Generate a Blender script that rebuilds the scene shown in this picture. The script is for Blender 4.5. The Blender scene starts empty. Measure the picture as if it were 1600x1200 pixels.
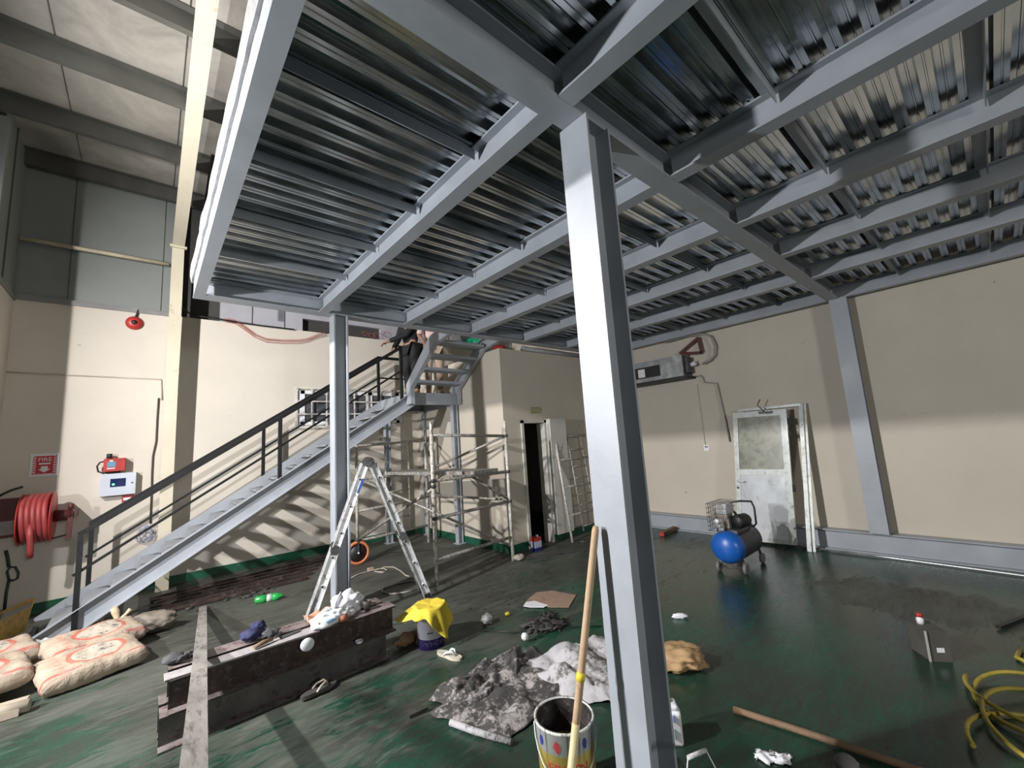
import bpy, bmesh, math, random
from mathutils import Vector, Matrix, noise
PI = math.pi
R = random.Random(7)
C = bpy.context.scene.collection

# ------------------------------------------------------------------ camera
CAM = Vector((0, 0, 1.7))
FPX = 651.2
RT = Vector((0.75628932, -0.65101163, -0.06488701))
DN = Vector((0.04154077, 0.14676329, -0.98829899))
FW = Vector((0.65291717, 0.74474452, 0.13803904))
cd = bpy.data.cameras.new('camera'); cam = bpy.data.objects.new('camera', cd); C.objects.link(cam)
cd.sensor_width = 36; cd.lens = FPX / 1600 * 36; cd.clip_start = 0.05; cd.clip_end = 100
m = Matrix.Identity(4)
for i in range(3):
    m[i][0] = RT[i]; m[i][1] = -DN[i]; m[i][2] = -FW[i]; m[i][3] = CAM[i]
cam.matrix_world = m
bpy.context.scene.camera = cam

# ------------------------------------------------------------------ world, lights, exposure
sc = bpy.context.scene
sc.view_settings.view_transform = 'Standard'
sc.view_settings.look = 'None'
sc.view_settings.gamma = 1
sc.view_settings.exposure = 0.45
w = bpy.data.worlds.new('world'); sc.world = w; w.use_nodes = True
w.node_tree.nodes['Background'].inputs[0].default_value = (0.80, 0.86, 1.0, 1)
w.node_tree.nodes['Background'].inputs[1].default_value = 0.07

def lamp(name, loc, target, power, size, cone, col=(1, .97, .93)):
    l = bpy.data.lights.new(name, 'SPOT'); l.energy = power; l.shadow_soft_size = size; l.color = col
    l.spot_size = math.radians(cone); l.spot_blend = .8
    o = bpy.data.objects.new(name, l); o.location = loc; C.objects.link(o)
    o.rotation_euler = (Vector(target) - Vector(loc)).to_track_quat('-Z', 'Y').to_euler(); return o
lamp('floodlight_high', (-2.8, 3.6, 4.1), (4.6, 5.6, 1.7), 1250, 0.05, 130, (1, .955, .93))
lamp('floodlight_low', (-2.9, 3.5, 2.35), (5.0, 3.6, 2.2), 760, 0.08, 155, (.97, .98, 1))
lamp('hall_light_behind_camera', (1.0, -5.5, 2.9), (3.0, 2.5, 1.6), 420, 0.5, 140, (1, .97, .92))

# ------------------------------------------------------------------ helpers: pixel -> place on a plane
def ray(x, y): return RT * ((x - 800) / FPX) + DN * ((y - 600) / FPX) + FW
def oz(x, y, z=0.0):
    d = ray(x, y); return CAM + d * ((z - CAM.z) / d.z)
def ox(x, y, X):
    d = ray(x, y); return CAM + d * (X / d.x)
def oy(x, y, Y):
    d = ray(x, y); return CAM + d * (Y / d.y)
V = Vector

# ------------------------------------------------------------------ materials
MATS = {}
class NT:
    def __init__(s, name):
        s.m = bpy.data.materials.new(name); s.m.use_nodes = True
        s.t = s.m.node_tree; s.n = s.t.nodes; s.l = s.t.links
        s.b = s.n['Principled BSDF']
    def node(s, typ, **kw):
        n = s.n.new(typ)
        for k, v in kw.items():
            if k == 'ins':
                for kk, vv in v.items():
                    if hasattr(vv, 'is_linked') or isinstance(vv, bpy.types.NodeSocket): s.l.new(vv, n.inputs[kk])
                    else: n.inputs[kk].default_value = vv
            else: setattr(n, k, v)
        return n
    def coord(s, scale=(1, 1, 1), kind='Object', loc=(0, 0, 0)):
        tc = s.node('ShaderNodeTexCoord')
        mp = s.node('ShaderNodeMapping', ins={'Scale': scale, 'Location': loc})
        s.l.new(tc.outputs[kind], mp.inputs['Vector']); return mp.outputs[0]
    def noise(s, vec, scale=5, detail=5, rough=.6, dist=0):
        n = s.node('ShaderNodeTexNoise', ins={'Vector': vec, 'Scale': scale, 'Detail': detail, 'Roughness': rough, 'Distortion': dist})
        return n.outputs['Fac']
    def ramp(s, fac, stops, interp='LINEAR'):
        r = s.node('ShaderNodeValToRGB'); r.color_ramp.interpolation = interp
        e = r.color_ramp.elements
        while len(e) < len(stops): e.new(.5)
        for i, (p, c) in enumerate(stops):
            e[i].position = p
            if not hasattr(c, '__len__'): c = (c, c, c)
            e[i].color = (c[0], c[1], c[2], 1)
        s.l.new(fac, r.inputs[0]); return r.outputs[0]
    def math(s, op, a, b=None, c=None, clamp=False):
        n = s.node('ShaderNodeMath', operation=op, use_clamp=clamp)
        for i, v in enumerate((a, b, c)):
            if v is None: continue
            if isinstance(v, (int, float)): n.inputs[i].default_value = v
            else: s.l.new(v, n.inputs[i])
        return n.outputs[0]
    def mix(s, fac, a, b):
        n = s.node('ShaderNodeMix', data_type='RGBA')
        for i, v in ((0, fac), (6, a), (7, b)):
            if isinstance(v, (int, float)): n.inputs[i].default_value = v
            elif isinstance(v, tuple): n.inputs[i].default_value = (v[0], v[1], v[2], 1)
            else: s.l.new(v, n.inputs[i])
        return n.outputs[2]
    def bump(s, h, strength=.3, dist=.01):
        n = s.node('ShaderNodeBump', ins={'Strength': strength, 'Distance': dist})
        s.l.new(h, n.inputs['Height']); s.l.new(n.outputs[0], s.b.inputs['Normal'])
    def set(s, name, v):
        i = s.b.inputs[name]
        if isinstance(v, (int, float)): i.default_value = v
        elif isinstance(v, tuple): i.default_value = (v[0], v[1], v[2], 1)
        else: s.l.new(v, i)
    def xyz(s, vec):
        n = s.node('ShaderNodeSeparateXYZ'); s.l.new(vec, n.inputs[0]); return n.outputs

def simple(name, col, rough=.5, metal=0.0, var=.15, scale=6, dirt=None, dirt_amt=.5, bump=.0, bscale=None, stretch=(1, 1, 1), alpha=None, trans=None):
    if name in MATS: return MATS[name]
    t = NT(name); c = t.coord(stretch)
    n = t.noise(c, scale, 6, .6)
    lo = tuple(max(0, x * (1 - var)) for x in col); hi = tuple(min(1, x * (1 + var)) for x in col)
    cc = t.ramp(n, [(.3, lo), (.7, hi)])
    if dirt:
        d = t.noise(c, scale * 2.7, 8, .7, .3)
        f = t.ramp(d, [(.62 - dirt_amt * .3, 0), (.72 - dirt_amt * .2, 1)])
        cc = t.mix(f, cc, dirt)
    t.set('Base Color', cc); t.set('Metallic', float(metal))
    t.set('Roughness', t.ramp(n, [(.3, max(0, rough - .08)), (.7, min(1, rough + .08))]))
    if bump: t.bump(t.noise(c, bscale or scale * 4, 6, .65), bump, .01)
    if alpha is not None: t.set('Alpha', alpha)
    if trans is not None: t.set('Transmission Weight', trans)
    MATS[name] = t.m; return t.m

STEEL = simple('blue_grey_paint', (.335, .36, .395), .42, 0, .10, 3, bump=.06, bscale=30)
RAILM = simple('black_rail_paint', (.004, .004, .005), .5, 0, .3, 20, dirt=(.05, .048, .045), dirt_amt=.0)
ALU = simple('aluminium', (.72, .73, .74), .45, .35, .12, 8, dirt=(.22, .22, .21), dirt_amt=.3)
ALUD = simple('aluminium_dark', (.05, .05, .05), .5, .3, .2, 10)
SCAF = simple('scaffold_tube_paint', (.40, .385, .355), .5, .35, .25, 12, dirt=(.12, .10, .08), dirt_amt=.45)
SCAFL = simple('scaffold_tube_white', (.62, .60, .55), .5, .1, .2, 12, dirt=(.22, .19, .15), dirt_amt=.4)
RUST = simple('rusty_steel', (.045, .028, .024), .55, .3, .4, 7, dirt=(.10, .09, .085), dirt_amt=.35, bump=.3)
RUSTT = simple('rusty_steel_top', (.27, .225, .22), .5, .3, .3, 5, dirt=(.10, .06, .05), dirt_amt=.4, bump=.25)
WOODG = simple('grey_weathered_wood', (.22, .205, .185), .8, 0, .25, 9, dirt=(.10, .09, .08), dirt_amt=.4, bump=.3, stretch=(1, .15, 1))
WOODL = simple('pale_wood', (.44, .31, .19), .65, 0, .15, 10, bump=.1, dirt=(.32, .22, .13), dirt_amt=.15)
WOODO = simple('old_brown_wood', (.20, .125, .075), .7, 0, .3, 10, bump=.2)
KRAFT = simple('kraft_paper', (.52, .39, .27), .8, 0, .15, 6, bump=.4, bscale=14)
DARKBAG = simple('wet_dark_bag', (.16, .135, .11), .6, 0, .35, 9, bump=.5, bscale=16)
WHITEP = simple('white_plastic', (.75, .76, .78), .35, 0, .05, 5)
FILM = simple('thin_white_plastic', (.80, .82, .86), .32, 0, .08, 9, bump=.5, bscale=22)
BLACK = simple('black_plastic', (.015, .015, .016), .5, 0, .2, 10)
RED = simple('red_paint', (.42, .03, .025), .42, 0, .2, 8)
REDHOSE = simple('red_rubber', (.30, .045, .045), .5, 0, .2, 6, bump=.1)
DKRED = simple('dark_red_paint', (.09, .018, .018), .5, 0, .3, 8)
BLUE = simple('blue_tank_paint', (.012, .10, .42), .33, 0, .1, 4)
DKTANK = simple('dark_tank_top', (.03, .032, .04), .5, 0, .3, 6)
YELLOW = simple('yellow_cloth', (.72, .56, .05), .8, 0, .12, 8, bump=.3)
YHOSE = simple('yellow_hose', (.42, .33, .05), .5, 0, .25, 9)
GALV = simple('galvanised_sheet', (.50, .52, .53), .35, .8, .2, 7)
CABLE = simple('grey_cable', (.33, .31, .28), .6, 0, .2, 8)
ORANGE = simple('orange_rubber', (.62, .20, .09), .6, 0, .15, 9)
GREENM = simple('green_plastic', (.02, .30, .06), .3, 0, .3, 12)
LBOX = simple('pale_panel_paint', (.56, .60, .68), .4, 0, .05, 5)
SKIN = simple('skin', (.33, .18, .12), .55, 0, .1, 10)
GREY = simple('grey_dirty_metal', (.10, .10, .105), .5, .5, .35, 12, dirt=(.05, .04, .03), dirt_amt=.4)
PLASTW = simple('aged_white_aluminium', (.52, .55, .53), .4, .1, .12, 6, dirt=(.33, .33, .29), dirt_amt=.35)
SAND = simple('brown_sand', (.26, .19, .11), .95, 0, .35, 14, bump=.8, bscale=30)
CLOTHB = simple('blue_glove_cloth', (.03, .035, .10), .85, 0, .3, 20, bump=.3)
GLOVE = simple('dark_glove_cloth', (.07, .07, .075), .85, 0, .4, 25, bump=.4)
PORANGE = simple('orange_print_paper', (.62, .27, .17), .7, 0, .2, 15, dirt=(.65, .5, .38), dirt_amt=.5, bump=.3)
CONC = simple('concrete_slurry', (.28, .28, .28), .85, 0, .2, 14, bump=.4)
CARD = simple('cardboard', (.30, .20, .145), .8, 0, .12, 5, dirt=(.17, .12, .10), dirt_amt=.3)
DEBRIS = simple('dark_debris', (.045, .042, .04), .7, .1, .4, 14, bump=.3)
PINK = simple('pink_shirt_cloth', (.62, .45, .42), .85, 0, .1, 9, bump=.2)
BEIGE = simple('beige_trouser_cloth', (.38, .28, .21), .85, 0, .15, 9, bump=.2)
BLKC = simple('black_cloth', (.012, .012, .015), .85, 0, .3, 9)
GLASSD = simple('dark_window_glass', (.09, .088, .095), .12, 0, .2, 3)
SLIP = simple('cream_rubber', (.50, .46, .38), .7, 0, .15, 12)
SLIPD = simple('dark_rubber', (.06, .055, .05), .7, 0, .25, 12)
IVORY = simple('ivory_steel_paint', (.60, .55, .43), .45, 0, .05, 3, dirt=(.45, .37, .25), dirt_amt=.02)

def wall_paint(name, col, low=None, dirt=.35, courses=True):
    t = NT(name); c = t.coord(); x, y, z = t.xyz(c)
    n = t.noise(c, 1.1, 8, .62); n2 = t.noise(t.coord((1.5, 1.5, 5)), 2.6, 8, .7, .4)
    a = t.ramp(n, [(.3, tuple(v * .93 for v in col)), (.7, tuple(min(1, v * 1.04) for v in col))])
    f = t.ramp(n2, [(.62, 0), (.80, dirt)])
    a = t.mix(f, a, tuple(v * .45 for v in col))
    sp = t.noise(c, 9, 3, .5); fs = t.ramp(sp, [(.755, 0), (.775, .8)])
    a = t.mix(fs, a, tuple(v * .4 for v in col))
    t.set('Base Color', a); t.set('Roughness', .72)
    h = t.noise(c, 35, 6, .6)
    if courses:
        w_ = t.math('FRACT', t.math('MULTIPLY', z, 1 / .21))
        line = t.ramp(w_, [(0, 0), (.05, 1), (.95, 1), (1, 0)])
        k = t.ramp(t.noise(c, .7, 3), [(.4, 0), (.6, .6)])
        h = t.math('ADD', t.math('MULTIPLY', h, .5), t.math('MULTIPLY', line, k))
    t.bump(h, .18, .01); MATS[name] = t.m; return t.m
CREAM = wall_paint('cream_block_wall', (.62, .575, .50))
CREAM2 = wall_paint('cream_plaster', (.56, .51, .43), courses=False, dirt=.25)
GREENSK = simple('green_skirting_paint', (.01, .085, .045), .4, 0, .2, 8, dirt=(.10, .12, .09), dirt_amt=.1)

def panel_mat(name, col, dirt):
    t = NT(name); c = t.coord()
    n = t.noise(c, 1.3, 8, .65, .4)
    a = t.ramp(n, [(.35, tuple(v * (1 - dirt) for v in col)), (.65, col)])
    t.set('Base Color', a); t.set('Roughness', .5)
    t.bump(t.noise(c, 20, 4), .05, .01); return t.m
ROOF = panel_mat('roof_sheet_cream', (.44, .42, .38), .45)
PURL = panel_mat('purlin_grey', (.10, .10, .09), .4)
SHEET = panel_mat('grey_wall_sheet', (.235, .255, .245), .12)
SHEETG = panel_mat('grey_block_band', (.42, .42, .46), .2)

# floor: green epoxy, cement dust, scuffs
def floor_mat():
    t = NT('green_epoxy_floor'); c = t.coord(); x, y, z = t.xyz(c)
    n1 = t.noise(t.coord((.9, 1.6, 1)), 1.25, 9, .62, .5)
    n2 = t.noise(t.coord((1.0, 3.2, 1)), 3.1, 9, .68, .8)
    n3 = t.noise(t.coord((1.2, 9, 1)), 4.5, 8, .7, .5)
    # more cement dust towards the stair wall
    ramp_y = t.math('MULTIPLY', t.math('SUBTRACT', t.math('SUBTRACT', y, 3.45), t.math('MULTIPLY', t.math('MAXIMUM', t.math('SUBTRACT', .9, x), 0), 1.5)), .085)
    ramp_x = t.math('MULTIPLY', t.math('SUBTRACT', 3.0, x), .028)
    by = t.math('MINIMUM', t.math('MAXIMUM', t.math('ADD', ramp_y, ramp_x), -.16), .14)
    s = t.math('ADD', t.math('ADD', t.math('MULTIPLY', n1, .55), t.math('MULTIPLY', n2, .45)), by)
    px_ = t.math('POWER', t.math('SUBTRACT', x, 5.45), 2); py_ = t.math('POWER', t.math('MULTIPLY', t.math('SUBTRACT', y, .75), .65), 2)
    patch = t.math('MAXIMUM', t.math('SUBTRACT', .26, t.math('MULTIPLY', t.math('ADD', px_, py_), .55)), 0)
    s = t.math('ADD', s, patch)
    dust = t.ramp(s, [(.46, 0), (.50, .55), (.60, .92)])
    green = t.mix(t.ramp(n2, [(.35, 0), (.7, 1)]), (.005, .044, .025), (.011, .088, .052))
    grey = t.mix(n3, (.062, .062, .052), (.150, .152, .130))
    col = t.mix(dust, green, grey)
    # dark wet grime and pale scratches
    g = t.noise(t.coord((.8, 1.3, 1)), .9, 7, .65)
    grime = t.ramp(g, [(.42, 0), (.60, .75)])
    col = t.mix(t.math('MULTIPLY', grime, .75), col, (.032, .032, .026))
    g2 = t.ramp(t.noise(t.coord((.7, 3.0, 1), loc=(5, 2, 0)), 5.5, 9, .74, .8), [(.42, 0), (.56, .9)])
    g3 = t.ramp(t.noise(t.coord(), 1.1, 5, .6), [(.40, .15), (.62, 1)])
    col = t.mix(t.math('MULTIPLY', g2, g3), col, (.030, .030, .026))
    scr = t.ramp(t.noise(t.coord((2, 14, 1)), 3.4, 6, .6), [(.70, 0), (.78, .6)])
    col = t.mix(scr, col, (.24, .25, .22))
    t.set('Base Color', col)
    ro = t.math('ADD', t.math('MULTIPLY', dust, .32), t.math('MULTIPLY', n2, .20))
    t.set('Roughness', t.math('ADD', ro, .17, clamp=True))
    t.bump(t.math('ADD', t.math('MULTIPLY', n3, .4), t.math('MULTIPLY', dust, .4)), .12, .01)
    return t.m
FLOOR = floor_mat()

def deck_mat():
    t = NT('galvanised_decking'); c = t.coord((.35, 1, 1))
    n = t.noise(c, 9, 5, .6)
    t.set('Base Color', t.ramp(n, [(.3, (.40, .43, .44)), (.7, (.66, .68, .69))])); t.set('Metallic', 1.0)
    t.set('Roughness', t.ramp(n, [(.3, .15), (.7, .26)]))
    t.bump(t.noise(t.coord((.25, 1.2, 1)), 5, 2), .05, .01); return t.m
DECK = deck_mat()

def bag_mat():
    t = NT('cement_bag_paper'); c = t.coord(); x, y, z = t.xyz(c)
    n = t.noise(c, 7, 7, .6)
    base = t.ramp(n, [(.3, (.35, .27, .195)), (.7, (.47, .385, .295))])
    xx = t.math('SUBTRACT', x, .03)
    r = t.math('SQRT', t.math('ADD', t.math('POWER', t.math('DIVIDE', xx, .17), 2), t.math('POWER', t.math('DIVIDE', y, .13), 2)))
    ring = t.math('LESS_THAN', t.math('ABSOLUTE', t.math('SUBTRACT', r, 1)), .09)
    inside = t.math('LESS_THAN', r, .9)
    col = t.mix(t.math('MULTIPLY', inside, .5), base, (.50, .47, .40))
    col = t.mix(t.math('MULTIPLY', ring, .85), col, (.52, .11, .07))
    fig = t.math('MULTIPLY', t.math('LESS_THAN', r, .78), t.math('GREATER_THAN', t.noise(t.coord((1, 1.8, 1)), 17, 3), .60))
    col = t.mix(fig, col, (.10, .11, .12))
    # lettering-like red block column at one end and edge bars
    band = t.math('MULTIPLY', t.math('LESS_THAN', t.math('ABSOLUTE', t.math('ADD', x, .205)), .022), t.math('GREATER_THAN', t.math('FRACT', t.math('MULTIPLY', y, 17)), .42))
    col = t.mix(t.math('MULTIPLY', band, .55), col, (.60, .22, .16))
    bar = t.math('MULTIPLY', t.math('LESS_THAN', t.math('ABSOLUTE', t.math('ADD', y, .168)), .012), t.math('GREATER_THAN', t.math('ABSOLUTE', xx), .13))
    col = t.mix(t.math('MULTIPLY', bar, .85), col, (.42, .08, .06))
    d = t.ramp(t.noise(c, 5, 8, .7), [(.46, 0), (.68, .7)])
    col = t.mix(d, col, (.36, .30, .25))
    t.set('Base Color', col); t.set('Roughness', .8); t.bump(t.math('ADD', t.noise(c, 13, 6, .6), t.noise(t.coord((2, 9, 1)), 4, 4, .6, 1.5)), .6, .02); return t.m
BAG = bag_mat()

def mud_cloth(name, light, dark, thr):
    t = NT(name); c = t.coord()
    n = t.noise(c, 3.2, 9, .7, .3); n2 = t.noise(c, 28, 6, .7)
    s = t.math('ADD', t.math('MULTIPLY', n, .6), t.math('MULTIPLY', n2, .4))
    f = t.ramp(s, [(thr, 0), (thr + .06, 1)])
    t.set('Base Color', t.mix(f, dark, light)); t.set('Roughness', .85)
    t.bump(t.math('ADD', n2, t.noise(c, 60, 4)), .5, .01); return t.m
MUD = mud_cloth('muddy_grey_sacking', (.36, .33, .32), (.055, .052, .05), .49)
MUDW = mud_cloth('muddy_white_sacking', (.42, .41, .42), (.12, .11, .10), .43)

# ------------------------------------------------------------------ mesh builder
class MB:
    def __init__(s): s.v = []; s.f = []; s.mi = []; s.mats = []; s.sm = []
    def _m(s, m):
        if m not in s.mats: s.mats.append(m)
        return s.mats.index(m)
    def add(s, vs, fs, m=None, smooth=False):
        b = len(s.v); s.v += [tuple(v) for v in vs]
        k = s._m(m) if m else 0
        for f in fs: s.f.append([b + i for i in f]); s.mi.append(k); s.sm.append(smooth)
        return s
    def box(s, x0, x1, y0, y1, z0, z1, m=None):
        vs = [(x, y, z) for x in (x0, x1) for y in (y0, y1) for z in (z0, z1)]
        return s.add(vs, [(0, 1, 3, 2), (4, 6, 7, 5), (0, 4, 5, 1), (2, 3, 7, 6), (0, 2, 6, 4), (1, 5, 7, 3)], m)
    def prism(s, prof, p0, p1, u, v, m=None, smooth=False):
        p0, p1, u, v = V(p0), V(p1), V(u), V(v); n = len(prof)
        vs = [p0 + u * a + v * b for a, b in prof] + [p1 + u * a + v * b for a, b in prof]
        fs = [(i, (i + 1) % n, n + (i + 1) % n, n + i) for i in range(n)]
        s.add(vs, fs, m, smooth); s.add(vs, [tuple(range(n))[::-1], tuple(range(n, 2 * n))], m); return s
    def bar(s, p0, p1, w, h, up=(0, 0, 1), m=None):
        p0, p1 = V(p0), V(p1); d = (p1 - p0).normalized(); up = V(up)
        u = d.cross(up)
        if u.length < 1e-4: u = d.cross(V((1, 0, 0)))
        u.normalize(); v = u.cross(d).normalized()
        return s.prism([(-w / 2, -h / 2), (w / 2, -h / 2), (w / 2, h / 2), (-w / 2, h / 2)], p0, p1, u, v, m)
    def cyl(s, p0, p1, r, m=None, n=12, r1=None, cap=True):
        p0, p1 = V(p0), V(p1); d = (p1 - p0).normalized()
        u = d.cross(V((0, 0, 1)));
        if u.length < 1e-3: u = V((1, 0, 0))
        u.normalize(); v = d.cross(u); r1 = r if r1 is None else r1
        vs = [p0 + (u * math.cos(2 * PI * i / n) + v * math.sin(2 * PI * i / n)) * r for i in range(n)]
        vs += [p1 + (u * math.cos(2 * PI * i / n) + v * math.sin(2 * PI * i / n)) * r1 for i in range(n)]
        s.add(vs, [(i, (i + 1) % n, n + (i + 1) % n, n + i) for i in range(n)], m, True)
        if cap: s.add(vs, [tuple(range(n))[::-1], tuple(range(n, 2 * n))], m)
        return s
    def tube(s, pts, r, m=None, n=8, closed=False):
        pts = [V(p) for p in pts]; N = len(pts); rs = r if hasattr(r, '__len__') else [r] * N
        vs = []; pu = None
        for i, p in enumerate(pts):
            a = pts[(i - 1) % N] if (i > 0 or closed) else p; b = pts[(i + 1) % N] if (i < N - 1 or closed) else p
            d = (b - a).normalized()
            u = d.cross(V((0, 0, 1))) if pu is None else pu - d * pu.dot(d)
            if u.length < 1e-3: u = d.cross(V((1, 0, 0)))
            u.normalize(); pu = u; v = d.cross(u)
            vs += [p + (u * math.cos(2 * PI * k / n) + v * math.sin(2 * PI * k / n)) * rs[i] for k in range(n)]
        fs = []
        for i in range(N if closed else N - 1):
            j = (i + 1) % N
            fs += [(i * n + k, i * n + (k + 1) % n, j * n + (k + 1) % n, j * n + k) for k in range(n)]
        s.add(vs, fs, m, True)
        if not closed: s.add(vs, [tuple(range(n))[::-1], tuple(range((N - 1) * n, N * n))], m)
        return s
    def lathe(s, prof, c, m=None, n=32, axis=(0, 0, 1)):
        c = V(c); ax = V(axis).normalized(); u = ax.cross(V((0, 1, 0)));
        if u.length < 1e-3: u = V((1, 0, 0))
        u.normalize(); v = ax.cross(u); vs = []
        for r, h in prof: vs += [c + ax * h + (u * math.cos(2 * PI * k / n) + v * math.sin(2 * PI * k / n)) * r for k in range(n)]
        fs = []
        for i in range(len(prof) - 1):
            fs += [(i * n + k, i * n + (k + 1) % n, (i + 1) * n + (k + 1) % n, (i + 1) * n + k) for k in range(n)]
        return s.add(vs, fs, m, True)
    def grid(s, fn, nu, nv, m=None, smooth=True):
        vs = [fn(i / nu, j / nv) for j in range(nv + 1) for i in range(nu + 1)]
        fs = [(j * (nu + 1) + i, j * (nu + 1) + i + 1, (j + 1) * (nu + 1) + i + 1, (j + 1) * (nu + 1) + i) for j in range(nv) for i in range(nu)]
        return s.add(vs, fs, m, smooth)
    def blob(s, c, size, m=None, amp=.15, freq=3, seed=0, sub=3, sq=1.0, rot=0, flat=None):
        bm = bmesh.new(); bmesh.ops.create_icosphere(bm, subdivisions=sub, radius=1)
        vs = []
        for v in bm.verts:
            p = v.co.copy()
            if sq != 1: p = V([math.copysign(abs(a) ** sq, a) for a in p])
            n_ = noise.fractal(v.co * freq + V((seed * 7.1, seed, 3)), 1, 2, 4)
            p = p * (1 + amp * n_); p = V((p.x * size[0], p.y * size[1], p.z * size[2]))
            if flat is not None and p.z < flat: p.z = flat
            p = Matrix.Rotation(rot, 3, 'Z') @ p
            vs.append(p + V(c))
        fs = [[v.index for v in f.verts] for f in bm.faces]; bm.free()
        return s.add(vs, fs, m, True)
    def build(s, name, m=None, parent=None, kind=None, smooth=None, solid=0, bevel=0, origin=None):
        me = bpy.data.meshes.new(name)
        vs = s.v
        if origin is not None:
            o3 = V(origin); vs = [tuple(V(v) - o3) for v in vs]
        me.from_pydata(vs, [], s.f)
        if m: me.materials.append(m)
        else:
            for x in s.mats: me.materials.append(x)
        for i, p in enumerate(me.polygons):
            p.material_index = 0 if m else s.mi[i]; p.use_smooth = s.sm[i] if smooth is None else smooth
        bm = bmesh.new(); bm.from_mesh(me); bmesh.ops.remove_doubles(bm, verts=bm.verts, dist=1e-5)
        bmesh.ops.recalc_face_normals(bm, faces=bm.faces); bm.to_mesh(me); bm.free()
        o = bpy.data.objects.new(name, me); C.objects.link(o)
        if origin is not None: o.location = origin
        if parent is not None:
            o.parent = parent
        if kind: o['kind'] = kind
        if solid:
            k = o.modifiers.new('solid', 'SOLIDIFY'); k.thickness = solid; k.offset = 0
        if bevel:
            k = o.modifiers.new('bevel', 'BEVEL'); k.width = bevel; k.segments = 2; k.limit_method = 'ANGLE'
        return o

def tag(o, label, cat, group=None):
    o['label'] = label; o['category'] = cat
    if group: o['group'] = group
    return o
def thing(name, label, cat, loc=(0, 0, 0), rot=0, group=None):
    o = bpy.data.objects.new(name, None); C.objects.link(o); o.location = loc; o.rotation_euler = (0, 0, rot)
    o.empty_display_size = .1
    return tag(o, label, cat, group)
def part(mb, name, par, m=None, label=None, **kw):
    """mb is written in world coordinates; it is parented so that it stays there"""
    o = mb.build(name, m, None, **kw)
    o.parent = par
    # parent transforms are translation + z rotation only; chain up
    M = Matrix.Identity(4); q = par
    chain = []
    while q is not None:
        chain.append(Matrix.LocRotScale(q.location, q.rotation_euler, q.scale) if q.type == 'EMPTY' or q.location.length > 0 else Matrix.Identity(4)); q = q.parent
    for a in reversed(chain): M = M @ a
    own = Matrix.Translation(o.location)
    mi = M.inverted() @ own
    o.location = mi.to_translation(); o.rotation_euler = mi.to_euler()
    if label: o['label'] = label
    return o
def struct(mb, name, m=None, **kw): return mb.build(name, m, None, kind='structure', **kw)

def ibeam_prof(w, h, tf=.012, tw=.008):
    a, b = w / 2, tw / 2
    return [(-a, 0), (a, 0), (a, tf), (b, tf), (b, h - tf), (a, h - tf), (a, h), (-a, h), (-a, h - tf), (-b, h - tf), (-b, tf), (-a, tf)]
def chan_prof(w, h, t=.008):   # web at a=0, flanges towards +a
    return [(0, 0), (w, 0), (w, t), (t, t), (t, h - t), (w, h - t), (w, h), (0, h)]

def text_obj(name, s, size, m, parent, loc, xdir, ydir, ext=.001, align='CENTER'):
    cu = bpy.data.curves.new(name, 'FONT'); cu.body = s; cu.size = size; cu.align_x = align; cu.align_y = 'CENTER'; cu.extrude = ext
    tmp = bpy.data.objects.new('tmp', cu); C.objects.link(tmp)
    dg = bpy.context.evaluated_depsgraph_get(); dg.update()
    me = bpy.data.meshes.new_from_object(tmp.evaluated_get(dg)); bpy.data.objects.remove(tmp)
    me.materials.clear(); me.materials.append(m)
    x = V(xdir).normalized(); y = V(ydir).normalized(); z = x.cross(y)
    mm = Matrix((x, y, z)).transposed()
    for v in me.vertices: v.co = mm @ v.co + V(loc)
    o = bpy.data.objects.new(name, me); C.objects.link(o)
    if parent is not None:
        o.parent = parent
        if parent.type == 'EMPTY':
            mi = Matrix.LocRotScale(parent.location, parent.rotation_euler, parent.scale).inverted()
            o.location = mi.to_translation(); o.rotation_euler = mi.to_euler()
    return o

#================================================================== THE ROOM
YW, XW = 8.05, 7.15
struct(MB().box(-9, XW + .3, -7, YW + .4, -.2, 0), 'floor', FLOOR)
# stair-side wall: cream block up to 3.97, grey sheet above
struct(MB().box(-1.6, 7.4, YW, YW + .2, 0, 3.97), 'wall_left', CREAM)
mb = MB(); mb.box(-1.6, .30, YW + .03, YW + .1, 3.97, 6.1, SHEET)
for xs in (-.93, .05): mb.box(xs - .004, xs + .004, YW + .022, YW + .04, 3.97, 6.0, PURL)
struct(mb, 'wall_left_sheeting')
struct(MB().box(-1.6, .2, YW - .02, YW + .05, 3.95, 4.02), 'trim_1', simple('grey_trim', (.22, .22, .22), .6))
# band of plain grey blocks above the cream wall, with a low dark slot
mb = MB(); mb.box(.80, 2.05, YW + .02, YW + .12, 3.97, 4.75, SHEETG); mb.box(3.55, 7.4, YW + .02, YW + .12, 3.97, 4.75, SHEETG)  # starts clear of the rafter; the bare dark backing there imitates rafter shade
mb.box(2.05, 3.55, YW + .02, YW + .12, 4.21, 4.75, SHEETG)
for xs in (1.25, 1.75, 4.05, 4.6): mb.box(xs - .006, xs + .006, YW + .012, YW + .03, 3.97, 4.7, PURL)
struct(mb, 'wall_left_upper')
struct(MB().box(.30, 7.4, YW + .14, YW + .2, 3.9, 6.1), 'wall_left_backing', simple('dark_slot_and_shade', (.05, .048, .045), .8))  # dark colour fills the slot and stands in for shade beside the rafter
struct(MB().box(XW, XW + .2, -5, YW, 0, 4.4), 'wall_right', CREAM2)
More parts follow.
